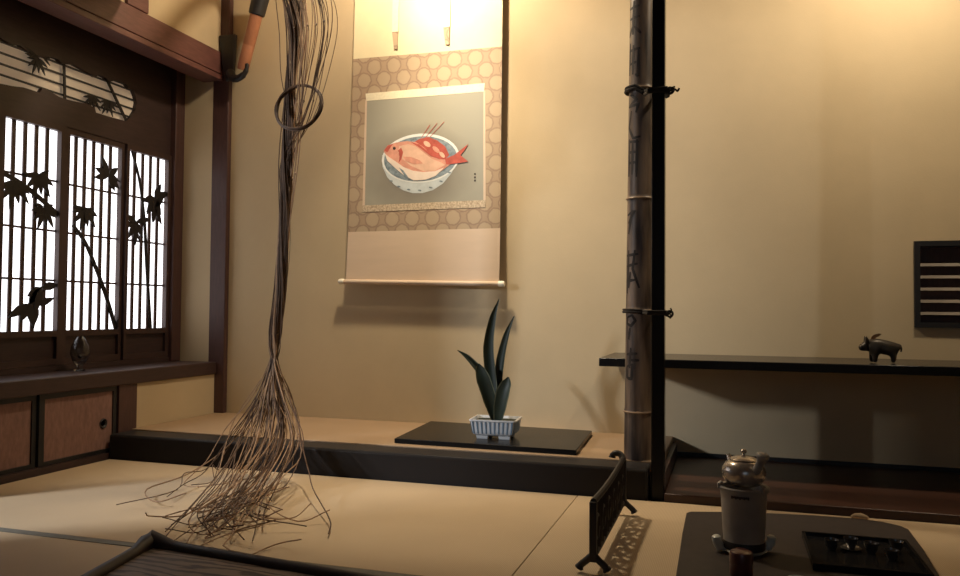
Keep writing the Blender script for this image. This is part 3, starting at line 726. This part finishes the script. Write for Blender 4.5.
def strap(pts, wid, cup, facing, lab=None):
    """long keeled leaf: centre line, half widths, cross fold"""
    P = catmull(pts, 7); n = len(P); bm = bmesh.new(); rows = []
    wl_ = []
    for i in range(n):
        t = i / (n - 1) * (len(wid) - 1); k = min(int(t), len(wid) - 2); wl_.append(wid[k] + (wid[k + 1] - wid[k]) * (t - k))
    fc = V(facing).normalized()
    for i, p in enumerate(P):
        t = (P[min(i + 1, n - 1)] - P[max(i - 1, 0)]).normalized(); s = t.cross(fc).normalized(); nn = s.cross(t).normalized()
        row = []
        for u in (-1, -0.86, -0.45, 0, 0.45, 0.86, 1): row.append(p + s * u * wl_[i] + nn * cup * wl_[i] * (u * u))
        rows.append([bm.verts.new(q) for q in row] + [bm.verts.new(q - nn * 0.0022) for q in row[::-1]])
    m_ = len(rows[0])
    for A, B_ in zip(rows, rows[1:]):
        for k in range(m_):
            f = bm.faces.new((A[k], A[(k + 1) % m_], B_[(k + 1) % m_], B_[k])); f.material_index = 1 if k in (0, 5, 6, 13) else 0
    bm.faces.new(rows[0]); bm.faces.new(rows[-1][::-1])
    return obj('leaf', bm, None, r, mats=[M['leaf'], M['leafedge']], angle=60)
zb_ = z1 + 0.068
strap([(-0.915, 3.165, zb_), (-0.935, 3.17, 0.36), (-0.948, 3.17, 0.50), (-0.928, 3.16, 0.62), (-0.898, 3.15, 0.702)], [.017, .023, .022, .014, .0012], 0.5, (0.25, -1, 0))
strap([(-0.903, 3.175, zb_), (-0.905, 3.18, 0.34), (-0.895, 3.18, 0.45), (-0.870, 3.17, 0.55), (-0.836, 3.16, 0.632)], [.014, .019, .019, .013, .0012], 0.5, (-0.2, -1, 0))
strap([(-0.925, 3.18, zb_), (-0.948, 3.19, 0.31), (-0.995, 3.19, 0.39), (-1.045, 3.18, 0.45), (-1.085, 3.17, 0.485)], [.012, .017, .019, .013, .0012], 0.8, (0.5, -0.8, 0.9))
strap([(-0.905, 3.135, zb_), (-0.925, 3.12, 0.29), (-0.950, 3.11, 0.37), (-0.965, 3.11, 0.41), (-0.972, 3.11, 0.435)], [.015, .028, .029, .020, .003], 0.45, (0.2, -1, 0.2))
strap([(-0.890, 3.12, zb_), (-0.876, 3.105, 0.26), (-0.862, 3.10, 0.32), (-0.848, 3.10, 0.36), (-0.842, 3.10, 0.385)], [.017, .028, .030, .022, .004], 0.4, (-0.1, -1, 0.2))

# ================================================================== BAMBOO VASE AND WILLOW
VB = V((-2.365, 3.475, 1.872)); VT = V((-2.238, 3.440, 2.235)); ax = (VT - VB).normalized()
r = thing('hanging_vase', 'tilted red-brown bamboo tube vase with black collar hung in the back corner', 'vase', VB)
def along(d): return VB + ax * d
Lh = (VT - VB).length
bm = bmesh.new(); tube(bm, [along(d) for d in (0, 0.006, 0.125, 0.128, 0.131, 0.30)], [0.026, 0.029, 0.0305, 0.0295, 0.0305, 0.0315], 28); obj('tube', bm, M['vase'], r)
bm = bmesh.new(); tube(bm, [along(d) for d in (0.282, 0.288, 0.340, Lh, Lh + 0.004, Lh - 0.05)], [0.035, 0.041, 0.042, 0.044, 0.038, 0.034], 28); obj('collar', bm, M['black'], r)['label'] = 'black collar'
r = thing('vase_hook', 'black tapered hook bracket holding the bamboo vase at the corner post', 'hook', (-2.49, 3.545, 1.83))
bm = bmesh.new(); prism(bm, [(-2.545, 3.522, 2.085), (-2.445, 3.522, 2.085), (-2.452, 3.522, 1.98), (-2.455, 3.522, 1.86), (-2.500, 3.522, 1.84), (-2.525, 3.522, 1.95)], (0, 0.0235, 0)); obj('plate', bm, M['black'], r, bevel=0.004)
bm = bmesh.new(); tube(bm, catmull([(-2.475, 3.530, 1.885), (-2.445, 3.51, 1.848), (-2.400, 3.49, 1.838), (-2.352, 3.468, 1.848), (-2.332, 3.462, 1.872), (-2.328, 3.46, 1.90)], 6), [0.024, 0.024, 0.023, 0.022, 0.021, 0.020] + [0.019] * 6 + [0.017] * 6 + [0.013] * 6 + [0.010] * 6 + [0.005], 14); obj('hook', bm, M['black'], r)

random.seed(23)
WL = thing('willow_spray', 'long knotted bundle of bare willow twigs trailing from the vase to the mats', 'branches', (VT.x, VT.y, VT.z))
core = [(-2.245, 3.44, 2.21), (-2.20, 3.36, 2.30), (-2.03, 3.18, 2.28), (-1.85, 2.98, 2.14), (-1.72, 2.84, 1.99), (-1.672, 2.79, 1.87), (-1.655, 2.78, 1.73), (-1.668, 2.78, 1.56), (-1.673, 2.78, 1.40), (-1.680, 2.78, 1.24),
        (-1.685, 2.78, 1.087), (-1.690, 2.78, .887), (-1.703, 2.78, .70), (-1.720, 2.78, .56), (-1.720, 2.775, .46)]
thick = [.012, .016, .024, .030, .030, .028, .024, .018, .021, .021, .020, .022, .021, .021, .012]
def gauss2(s): return random.gauss(0, s), random.gauss(0, s)
def no_dip(P):
    out = []
    for p in P:
        p = p.copy()
        if p.y > 2.80 and p.z < 0.118: p.z = 0.118            # over the lacquered step
        if p.z < 0.004: p.z = 0.004
        if p.y < 1.80: p.y = 1.80 + 0.1 * (1.80 - p.y)
        out.append(p)
    return out
NT = 84
for i in range(NT):
    main = i < 66
    a, b = gauss2(0.5); ang = random.uniform(0, 2 * pi); pts = []
    ph = random.uniform(0, 2 * pi); tw = random.uniform(1.0, 2.4)
    rr = min(1.25, math.hypot(a, b) * 1.2)
    # stray twigs leave the bundle between two heights and come back
    sa = (random.uniform(0.08, 0.21) if i % 3 else random.uniform(0.04, 0.09)) if not main else (random.uniform(0.0, 0.012) if i % 6 else random.uniform(0.02, 0.07))
    sdir = (random.choice([1, 1, 1, -1]) if i % 3 else 1)
    if sdir < 0: sa = min(sa, 0.10); s0 = random.choice([2, 3, 4]) if i % 3 else random.choice([7, 8, 9]); s1 = s0 + random.choice([5, 6, 7])
    for k, (c, t) in enumerate(zip(core, thick)):
        q = V(c) + V((cos(ph + tw * k * 0.35), sin(ph + tw * k * 0.35) * 0.8, 0)) * t * rr
        if s0 <= k <= s1:
            w = sin(pi * (k - s0) / (s1 - s0)) ** 0.8
            q += V((sdir * sa * w * (1 if sdir > 0 else 0.6), -0.25 * sa * w, 0.02 * w))
        elif k < s0 and not main: q += V((0.02, 0, 0.04)) * random.random()
        pts.append(q)
    # the free ends fan out over the step and lie on the mat
    last = pts[-1]
    if i % 9 == 8 and not main: stop = True
    else: stop = False
    u = random.gauss(0, 1)
    if main:
        xm = last.x + 0.06 + 0.085 * u
        fy = 2.17 + random.gauss(0, .17); fx = xm + 0.12 + 0.45 * (2.30 - fy) - 0.35 * 0.085 * u + random.gauss(0, .04)
        if i % 11 == 0: fx, fy = random.choice([(-1.86, 2.42), (-1.92, 2.30), (-1.80, 2.50)]); xm = -1.84
        if i == 13: fx, fy = -1.33, 2.40; xm = -1.50
        fy = min(fy, 2.62)
        pts.append(V((last.x + 0.42 * (xm - last.x) + random.gauss(0, .008), 2.735 + random.gauss(0, .02), 0.31)))
        pts.append(V((xm, 2.66 + random.gauss(0, .02), 0.155 + random.gauss(0, .015))))
        pts.append(V((xm + 0.5 * (fx - xm), min(2.66, 0.5 * (fy + 2.64)), 0.062 + random.gauss(0, .012))))
        pts.append(V((fx, fy, 0.012 + abs(random.gauss(0, .03)))))
        th = random.gauss(-1.25, 0.55) + (1.2 if i % 7 == 0 else 0); L1 = random.uniform(0.06, 0.24)
        e = V((fx + L1 * cos(th), min(2.72, max(1.92, fy + L1 * sin(th))), 0.006 + abs(random.gauss(0, 0.02))))
        pts.append(e)
        if i == 13: pts[-1] = V((-1.14, 2.16, 0.02)); pts.append(V((-1.085, 2.05, 0.012)))
        elif i == 22: pts[-1] = V((-1.74, 2.22, 0.05)); pts.append(V((-1.87, 2.10, 0.02)))
        elif i % 3 == 0: pts.append(e + V((0.10 * cos(th + 1.1), 0.08 * sin(th + 1.1), 0.03)))
    elif stop:
        pts = pts[:11]
    else:
        fx = -1.72 + random.uniform(-0.16, 0.16)
        pts.append(V((fx, 2.72, 0.22))); pts.append(V((fx + random.uniform(-.05, .12), 2.66, 0.06)))
    P = no_dip(catmull(pts, 5)); n = len(P)
    r0 = random.uniform(0.0027, 0.0040) if main else random.uniform(0.0016, 0.0026)
    rad_ = [r0 * (1 - 0.45 * k / n) for k in range(n)]
    for p_i, p in enumerate(P):
        if p.z < rad_[p_i] + 0.0018 and p.y < 2.80: p.z = rad_[p_i] + 0.0018
    bm = bmesh.new(); tube(bm, P, rad_, 5)
    if i % 5 == 0:                                                # leaf buds along a few twigs
        for k in range(20, n - 2, 9):
            d = (P[k + 1] - P[k]).normalized(); tube(bm, [P[k], P[k] + d * 0.007 + V((0.003, -.002, 0)), P[k] + d * 0.014 + V((0.002, 0, 0))], [0.0015, 0.0034, 0.0006], 5)
    obj('twig', bm, M['twigpale'] if i % 3 == 0 else M['twig'], WL)
# the twigs looped into a ring
bm = bmesh.new(); rc = V((-1.605, 2.735, 1.445))
for j in range(9):
    o1_, o2_ = random.gauss(0, .005), random.gauss(0, .005); ph = random.uniform(0, 6)
    tube(bm, [rc + V(((0.093 + o1_ + .003 * sin(3 * t + ph)) * cos(t), o2_ + 0.035 * sin(t + 0.5), (0.100 + o1_ + .003 * cos(2 * t + ph)) * sin(t))) for t in [2 * pi * k / 40 for k in range(40)]], 0.0024, 5, closed=True)
obj('knotted_ring', bm, M['twig'], WL)['label'] = 'twigs looped into a ring'

# ================================================================== GLASS ON THE DESK
r = thing('glass_ornament', 'small clear teardrop glass vase standing on the desk board before the windows', 'vase', (-2.69, 2.785, 0.376))
bm = bmesh.new(); lathe(bm, [(0.022, 0.0), (0.024, 0.004), (0.011, 0.012), (0.012, 0.020), (0.030, 0.045), (0.040, 0.075), (0.036, 0.108), (0.022, 0.135), (0.012, 0.150), (0.010, 0.150), (0.019, 0.133), (0.033, 0.106), (0.036, 0.075), (0.026, 0.047), (0.006, 0.030)], (-2.69, 2.785, 0.376), 28)
obj('bowl', bm, M['glass'], r)
bm = bmesh.new(); lathe(bm, [(0.001, 0.0), (0.007, 0.006), (0.007, 0.011), (0.001, 0.017)], (-2.688, 2.783, 0.428), 14); obj('bead', bm, M['black'], r)['label'] = 'dark bead'

# ================================================================== LOW OPENWORK SCREEN
xk, ya, yb = -0.318, 1.985, 2.585
r = thing('low_screen', 'low dark openwork screen on splayed feet standing on the straw mat', 'screen', (xk, 2.28, 0))
bm = bmesh.new()
ztop = lambda t: 0.168 + 0.004 * t + 0.010 * (2 * t - 1) ** 2
tube(bm, [(xk, ya + (yb - ya) * t, ztop(t)) for t in [k / 14 for k in range(15)]], 0.0085, 8)
obj('top_rail', bm, M['iron'], r)
bm = bmesh.new(); tube(bm, [(xk, ya, 0.040), (xk, yb, 0.040)], 0.008, 8); obj('bottom_rail', bm, M['iron'], r)
for y in (ya, yb):
    bm = bmesh.new(); bx(bm, xk - 0.009, xk + 0.009, y - 0.009, y + 0.009, 0.030, 0.178); obj('end_post', bm, M['iron'], r, bevel=0.002)
    for s in (-1, 1):
        bm = bmesh.new(); tube(bm, catmull([(xk, y, 0.048), (xk + s * 0.014, y, 0.034), (xk + s * 0.030, y, 0.020), (xk + s * 0.036, y, 0.010)], 5), [0.009] * 12 + [0.010, 0.011, 0.012, 0.0098], 10); obj('foot', bm, M['iron'], r)
bm = bmesh.new(); tube(bm, catmull([(xk, yb - 0.01, 0.178), (xk - 0.008, yb, 0.192), (xk - 0.022, yb, 0.196), (xk - 0.034, yb, 0.190), (xk - 0.036, yb, 0.182)], 5), [0.010] * 14 + [0.009] * 4 + [0.010, 0.011, 0.012], 10); obj('curled_finial', bm, M['iron'], r)
bm = bmesh.new(); ny = 12
for k in range(1, ny):
    y = ya + (yb - ya) * k / ny; t = k / ny
    tube(bm, [(xk, y - 0.020, 0.044), (xk, y - 0.004, 0.08), (xk, y + 0.016, 0.12), (xk, y + 0.020, ztop(t) - 0.004)], [0.0075] * 4, 6)
    if k % 2: tube(bm, [(xk, y + 0.026 * cos(q), 0.104 + 0.030 * sin(q)) for q in [2 * pi * i / 18 for i in range(18)]], 0.0062, 6, closed=True)
    else: tube(bm, [(xk, y + 0.030, 0.046), (xk, y + 0.006, 0.085), (xk, y - 0.016, 0.12), (xk, y - 0.022, ztop(t) - 0.004)], 0.0068, 6)
obj('openwork', bm, M['iron'], r)

# ================================================================== TEA THINGS, RIGHT
bm = bmesh.new(); mz = 0.0105
outl2 = [(-0.118, 1.70), (-0.119, 2.02), (-0.124, 2.40), (-0.124, 2.640), (-0.112, 2.662), (-0.02, 2.690), (0.111, 2.722), (0.26, 2.742), (0.399, 2.745), (0.46, 2.728), (0.505, 2.690), (0.517, 2.660), (0.512, 2.45), (0.497, 2.205), (0.485, 1.70)]
prism(bm, [(x, y, 0.0005) for x, y in outl2], (0, 0, mz - 0.0005))
tag(obj('tea_mat', bm, M['darkmat'], bevel=0.002), 'dark brown mat with a bowed far edge spread under the teapot and cups', 'mat')
mz += 0.0004
bc = V((0.043, 2.262, mz))
# white dish with four turned-up corners
bm = bmesh.new(); lathe(bm, [(0.040, 0.0), (0.052, 0.003), (0.060, 0.009), (0.056, 0.0095), (0.02, 0.0092)], bc, 36)
for k in range(3):
    a = radians(17 + 90 * k); q = V((cos(a), sin(a), 0))
    tube(bm, catmull([bc + q * 0.050 + V((0, 0, 0.0085)), bc + q * 0.063 + V((0, 0, 0.013)), bc + q * 0.072 + V((0, 0, 0.028)), bc + q * 0.0745 + V((0, 0, 0.044))], 4), [0.008] * 4 + [0.0125] * 4 + [0.0120] * 4 + [0.007], 12)
tag(obj('cornered_dish', bm, M['white']), 'white footed dish with turned-up ends under the clay brazier', 'dish')
# cylindrical clay brazier
bz = bc.z + 0.0108
r = thing('clay_brazier', 'pale clay cylinder brazier with a flared pronged rim on the white dish', 'brazier', (bc.x, bc.y, bz))
bm = bmesh.new(); lathe(bm, [(0.050, 0.0), (0.053, 0.003), (0.0535, 0.022), (0.053, 0.024), (0.0555, 0.06), (0.0590, 0.130), (0.0605, 0.150), (0.0650, 0.156), (0.0660, 0.163), (0.0640, 0.166), (0.0560, 0.164), (0.052, 0.150), (0.050, 0.06)], (bc.x, bc.y, bz), 40); obj('wall', bm, M['clay'], r)
bm = bmesh.new(); lathe(bm, [(0.0545, 0.001), (0.0552, 0.004), (0.0556, 0.020), (0.0546, 0.022)], (bc.x, bc.y, bz), 40, capb=False, capt=False); obj('foot_band', bm, M['iron'], r)['label'] = 'dark band round the foot'
for k in range(3):
    a = radians(195 + 120 * k - 0); bm = bmesh.new(); q = V((cos(a), sin(a), 0)); c0 = V((bc.x, bc.y, bz))
    tube(bm, [c0 + q * 0.063 + V((0, 0, 0.158)), c0 + q * 0.064 + V((0, 0, 0.170)), c0 + q * 0.058 + V((0, 0, 0.176))], [0.007, 0.007, 0.004], 8); obj('prong', bm, M['clay'], r)
bm = bmesh.new(); a = -100
for k in range(-4, 5):
    aa = radians(a + k * 5); tube(bm, [(bc.x + 0.0605 * cos(aa), bc.y + 0.0605 * sin(aa), bz + 0.140 + 0.002 * (k % 2)), (bc.x + 0.0612 * cos(aa), bc.y + 0.0612 * sin(aa), bz + 0.147)], 0.0026, 6)
obj('rim_mark', bm, M['p_dark'], r)['label'] = 'small dark mark below the rim'
# teapot
tz = bz + 0.1665
r = thing('teapot', 'round silvery grey teapot with a side handle sitting on the clay brazier', 'teapot', (bc.x, bc.y, tz))
T0 = V((bc.x, bc.y, tz))
bm = bmesh.new(); lathe(bm, [(0.034, 0.0), (0.044, 0.005), (0.0545, 0.020), (0.0575, 0.034), (0.0555, 0.047), (0.047, 0.060), (0.037, 0.067), (0.030, 0.068)], T0, 40); obj('body', bm, M['silver'], r)
bm = bmesh.new(); lathe(bm, [(0.0365, 0.0675), (0.037, 0.070), (0.028, 0.076), (0.014, 0.079), (0.006, 0.080)], T0, 32)
lid = obj('lid', bm, M['silver'], r)
bm = bmesh.new(); lathe(bm, [(0.004, 0.080), (0.0035, 0.084), (0.0075, 0.088), (0.0080, 0.092), (0.005, 0.096), (0.001, 0.097)], T0, 18); obj('knob', bm, M['silver'], lid, origin=T0)
bm = bmesh.new(); hd = V((0.55, -0.75, 0)); tube(bm, catmull([T0 + hd * 0.046 + V((0, 0, 0.040)), T0 + hd * 0.064 + V((0, 0, 0.058)), T0 + hd * 0.078 + V((0, 0, 0.080)), T0 + hd * 0.084 + V((0, 0, 0.092)), T0 + hd * 0.087 + V((0, 0, 0.100))], 5),
     [0.012] * 5 + [0.011] * 5 + [0.0125, 0.014, 0.0155, 0.0165, 0.017] + [0.017, 0.0165, 0.015, 0.012, 0.008, 0.003], 16); obj('handle', bm, M['clay'], r)
bm = bmesh.new(); sd = V((-0.5, 0.86, 0)); tube(bm, [T0 + sd * 0.050 + V((0, 0, 0.040)), T0 + sd * 0.068 + V((0, 0, 0.056)), T0 + sd * 0.078 + V((0, 0, 0.068))], [0.012, 0.009, 0.006], 12); obj('spout', bm, M['silver'], r)

# red lacquer caddy in front
r = thing('tea_caddy', 'dark red lacquered caddy standing before the brazier', 'caddy', (0.032, 1.985, mz))
bm = bmesh.new(); lathe(bm, [(0.022, 0.0), (0.025, 0.004), (0.0265, 0.03), (0.0265, 0.052)], (0.032, 1.985, mz), 28); obj('body', bm, M['redlac'], r)
bm = bmesh.new(); lathe(bm, [(0.0275, 0.0525), (0.0275, 0.070), (0.025, 0.078), (0.014, 0.083), (0.004, 0.084)], (0.032, 1.985, mz), 28); obj('lid', bm, M['redlac'], r)
def cup(name, label, c, R0, h, m, group=None, cat='cup'):
    bm = bmesh.new(); lathe(bm, [(R0 * .5, 0), (R0 * .52, h * .08), (R0 * .8, h * .35), (R0, h), (R0 * .92, h), (R0 * .7, h * .4), (R0 * .3, h * .2)], c, 24)
    return tag(obj(name, bm, m), label, cat, group)
cup('saucer', 'small red lacquered saucer at the bottom edge, left of the caddy', (-0.018, 1.93, mz), 0.034, 0.022, M['redlac'], cat='saucer')
cup('tea_cup', 'small white cup at the bottom edge, right of the caddy', (0.158, 1.985, mz), 0.026, 0.028, M['white'])
# dark tray of cups
bm = bmesh.new(); tx0, tx1, ty0, ty1 = 0.205, 0.475, 2.16, 2.47
bx(bm, tx0, tx1, ty0, ty1, mz, mz + 0.006)
for q in ((tx0, tx0 + .008, ty0, ty1), (tx1 - .008, tx1, ty0, ty1), (tx0 + .008, tx1 - .008, ty0, ty0 + .008), (tx0 + .008, tx1 - .008, ty1 - .008, ty1)): bx(bm, *q, mz + 0.006, mz + 0.016)
tag(obj('cup_tray', bm, M['lacquer'], smooth=False), 'square black lacquered tray holding the five dark cups', 'tray')
cz = mz + 0.0063
cupm = mat('dark_glazed_cup', (0.05, 0.045, 0.045), 0.12, 0.3, 30, coat=0.6)
tin = mat('tin', (0.45, 0.42, 0.40), 0.25, metal=0.9)
for lab, x, y in (('dark glazed cup at the left end of the tray', .268, 2.335), ('dark glazed cup on the bright tin saucer in the tray', .318, 2.352), ('dark glazed cup in the middle of the tray, right of the tin saucer', .365, 2.335),
                  ('dark glazed cup nearest the front right of the tray', .405, 2.285), ('dark glazed cup at the far right corner of the tray', .432, 2.375)):
    extra = 0
    if 'on the bright tin' in lab:
        bm = bmesh.new(); lathe(bm, [(0.014, 0), (0.026, 0.004), (0.027, 0.0055), (0.015, 0.0035)], (x, y, cz), 24); tag(obj('saucer', bm, tin), 'bright tin saucer in the black tray', 'saucer'); extra = 0.004
    cup('tea_cup', lab, (x, y, cz + extra), 0.0185, 0.028, cupm, 'dark cups in the black tray')
# folded paper beyond the mat
bm = bmesh.new(); c = V((0.400, 2.774, 0.0005))
tube(bm, [c + V((-.024, 0, .007)), c + V((-.012, .002, .010)), c + V((.004, 0, .011)), c + V((.020, -.003, .008)), c + V((.026, -.004, .007))], [0.004, 0.0085, 0.0098, 0.0075, 0.004], 10)
tag(obj('folded_paper', bm, mat('beige_paper', (0.50, 0.36, 0.22), 0.8)), 'small beige twist of paper lying just beyond the dark mat', 'paper')

# ================================================================== TRAY, BOTTOM LEFT
r = thing('carved_tray', 'large dark-rimmed tray with a grained brown top in the bottom left foreground', 'tray', (-1.05, 1.45, 0))
C0 = V((-1.432, 1.735, 0)); dl = (V((-1.373, 1.45, 0)) - C0).normalized(); dr = (V((-0.77, 1.655, 0)) - C0).normalized()
L1, L2 = 0.60, 0.86
cor = [C0, C0 + dr * L2, C0 + dr * L2 + dl * L1, C0 + dl * L1]
def inset(d):
    out = []
    for i in range(4):
        p, a, b = cor[i], cor[i - 1], cor[(i + 1) % 4]; u, w = (a - p).normalized(), (b - p).normalized()
        k = d / abs(u.cross(w).z); out.append(p + (u + w) * k)
    return out
bm = bmesh.new(); prism(bm, [p + V((0, 0, 0.012)) for p in inset(0.014)], (0, 0, 0.024)); obj('tray_top', bm, M['carved'], r, smooth=False)
bm = bmesh.new(); path = []; rr_ = []
for i in range(4):
    a, b = cor[i], cor[(i + 1) % 4]; L = (b - a).length
    for k in range(24):
        t = k / 24; d = min(t, 1 - t) * L; path.append(a + (b - a) * t + V((0, 0, 0.036 + 0.011 * math.exp(-(d / 0.045) ** 2)))); rr_.append(0.0175 + 0.009 * math.exp(-(d / 0.045) ** 2))
tube(bm, path, rr_, 12, closed=True); obj('rim', bm, M['rimwood'], r)
for p in inset(0.06):
    bm = bmesh.new(); lathe(bm, [(0.02, 0.0005), (0.024, 0.013)], p, 14); obj('foot', bm, M['darkwood'], r)

# ================================================================== LIGHT
def light(kind, name, loc, energy, col, size=0.1, target=None, **kw):
    d = bpy.data.lights.new(name, kind); d.energy = energy; d.color = col
    if kind == 'AREA': d.shape = kw.get('shape', 'SQUARE'); d.size = size; d.size_y = kw.get('sy', size)
    else: d.shadow_soft_size = size
    if kind == 'SPOT': d.spot_size = radians(kw.get('angle', 60)); d.spot_blend = kw.get('blend', 0.3)
    o = bpy.data.objects.new(name, d); COL.objects.link(o); o.location = loc
    if target is not None:
        o.rotation_euler = (V(target) - V(loc)).to_track_quat('-Z', 'Y').to_euler()
    return o
WARM = (1.0, 0.83, 0.59)
light('POINT', 'alcove_lamp', (-1.44, 3.03, 2.42), 34, WARM, 0.05)
light('SPOT', 'alcove_spotlight', (-1.40, 3.03, 2.42), 56, WARM, 0.05, (-0.88, 3.58, 1.95), angle=112, blend=1.0)
light('SPOT', 'alcove_downlight', (-1.36, 3.03, 2.42), 104, WARM, 0.05, (-1.10, 3.12, 0.0), angle=92, blend=1.0)
light('SPOT', 'side_alcove_spotlight', (0.80, 2.97, 2.42), 54, WARM, 0.06, (0.40, 3.58, 1.30), angle=120, blend=1.0)
light('POINT', 'side_alcove_lamp', (0.82, 2.92, 2.42), 12, WARM, 0.06)
light('AREA', 'veranda_daylight', (-4.05, 0.06, 1.70), 100, (0.92, 0.95, 1.0), 0.28, (-1.7, 2.1, 0.0))
light('AREA', 'added_front_fill', (0.6, -2.44, 1.3), 4, (0.58, 0.78, 1.0), 1.6, (0.6, 3.0, 1.0))  # cool fill added behind the camera to lift the darks, no window

w = bpy.data.worlds.new('world'); S.world = w; w.use_nodes = True
bg = w.node_tree.nodes['Background']; bg.inputs[0].default_value = (0.55, 0.62, 0.7, 1); bg.inputs[1].default_value = 0.05

# ================================================================== CAMERA
yaw, pitch, roll, F = 0.30203, 0.02922, 0.00826, 792.6
fw = V((-sin(yaw) * cos(pitch), cos(yaw) * cos(pitch), sin(pitch))); rt = V((cos(yaw), sin(yaw), 0)); up = rt.cross(fw)
r2 = rt * cos(roll) + up * sin(roll); u2 = -rt * sin(roll) + up * cos(roll)
cam = bpy.data.cameras.new('camera'); cam.sensor_width = 36; cam.lens = F / 960 * 36; cam.clip_start = 0.02
co = bpy.data.objects.new('camera', cam); COL.objects.link(co)
mw = Matrix((r2, u2, -fw)).transposed().to_4x4(); mw.translation = (0, 0, 0.65); co.matrix_world = mw
S.camera = co
S.view_settings.view_transform = 'Standard'; S.view_settings.look = 'None'; S.view_settings.exposure = 0.0; S.view_settings.gamma = 1.0
S.view_settings.use_curve_mapping = False
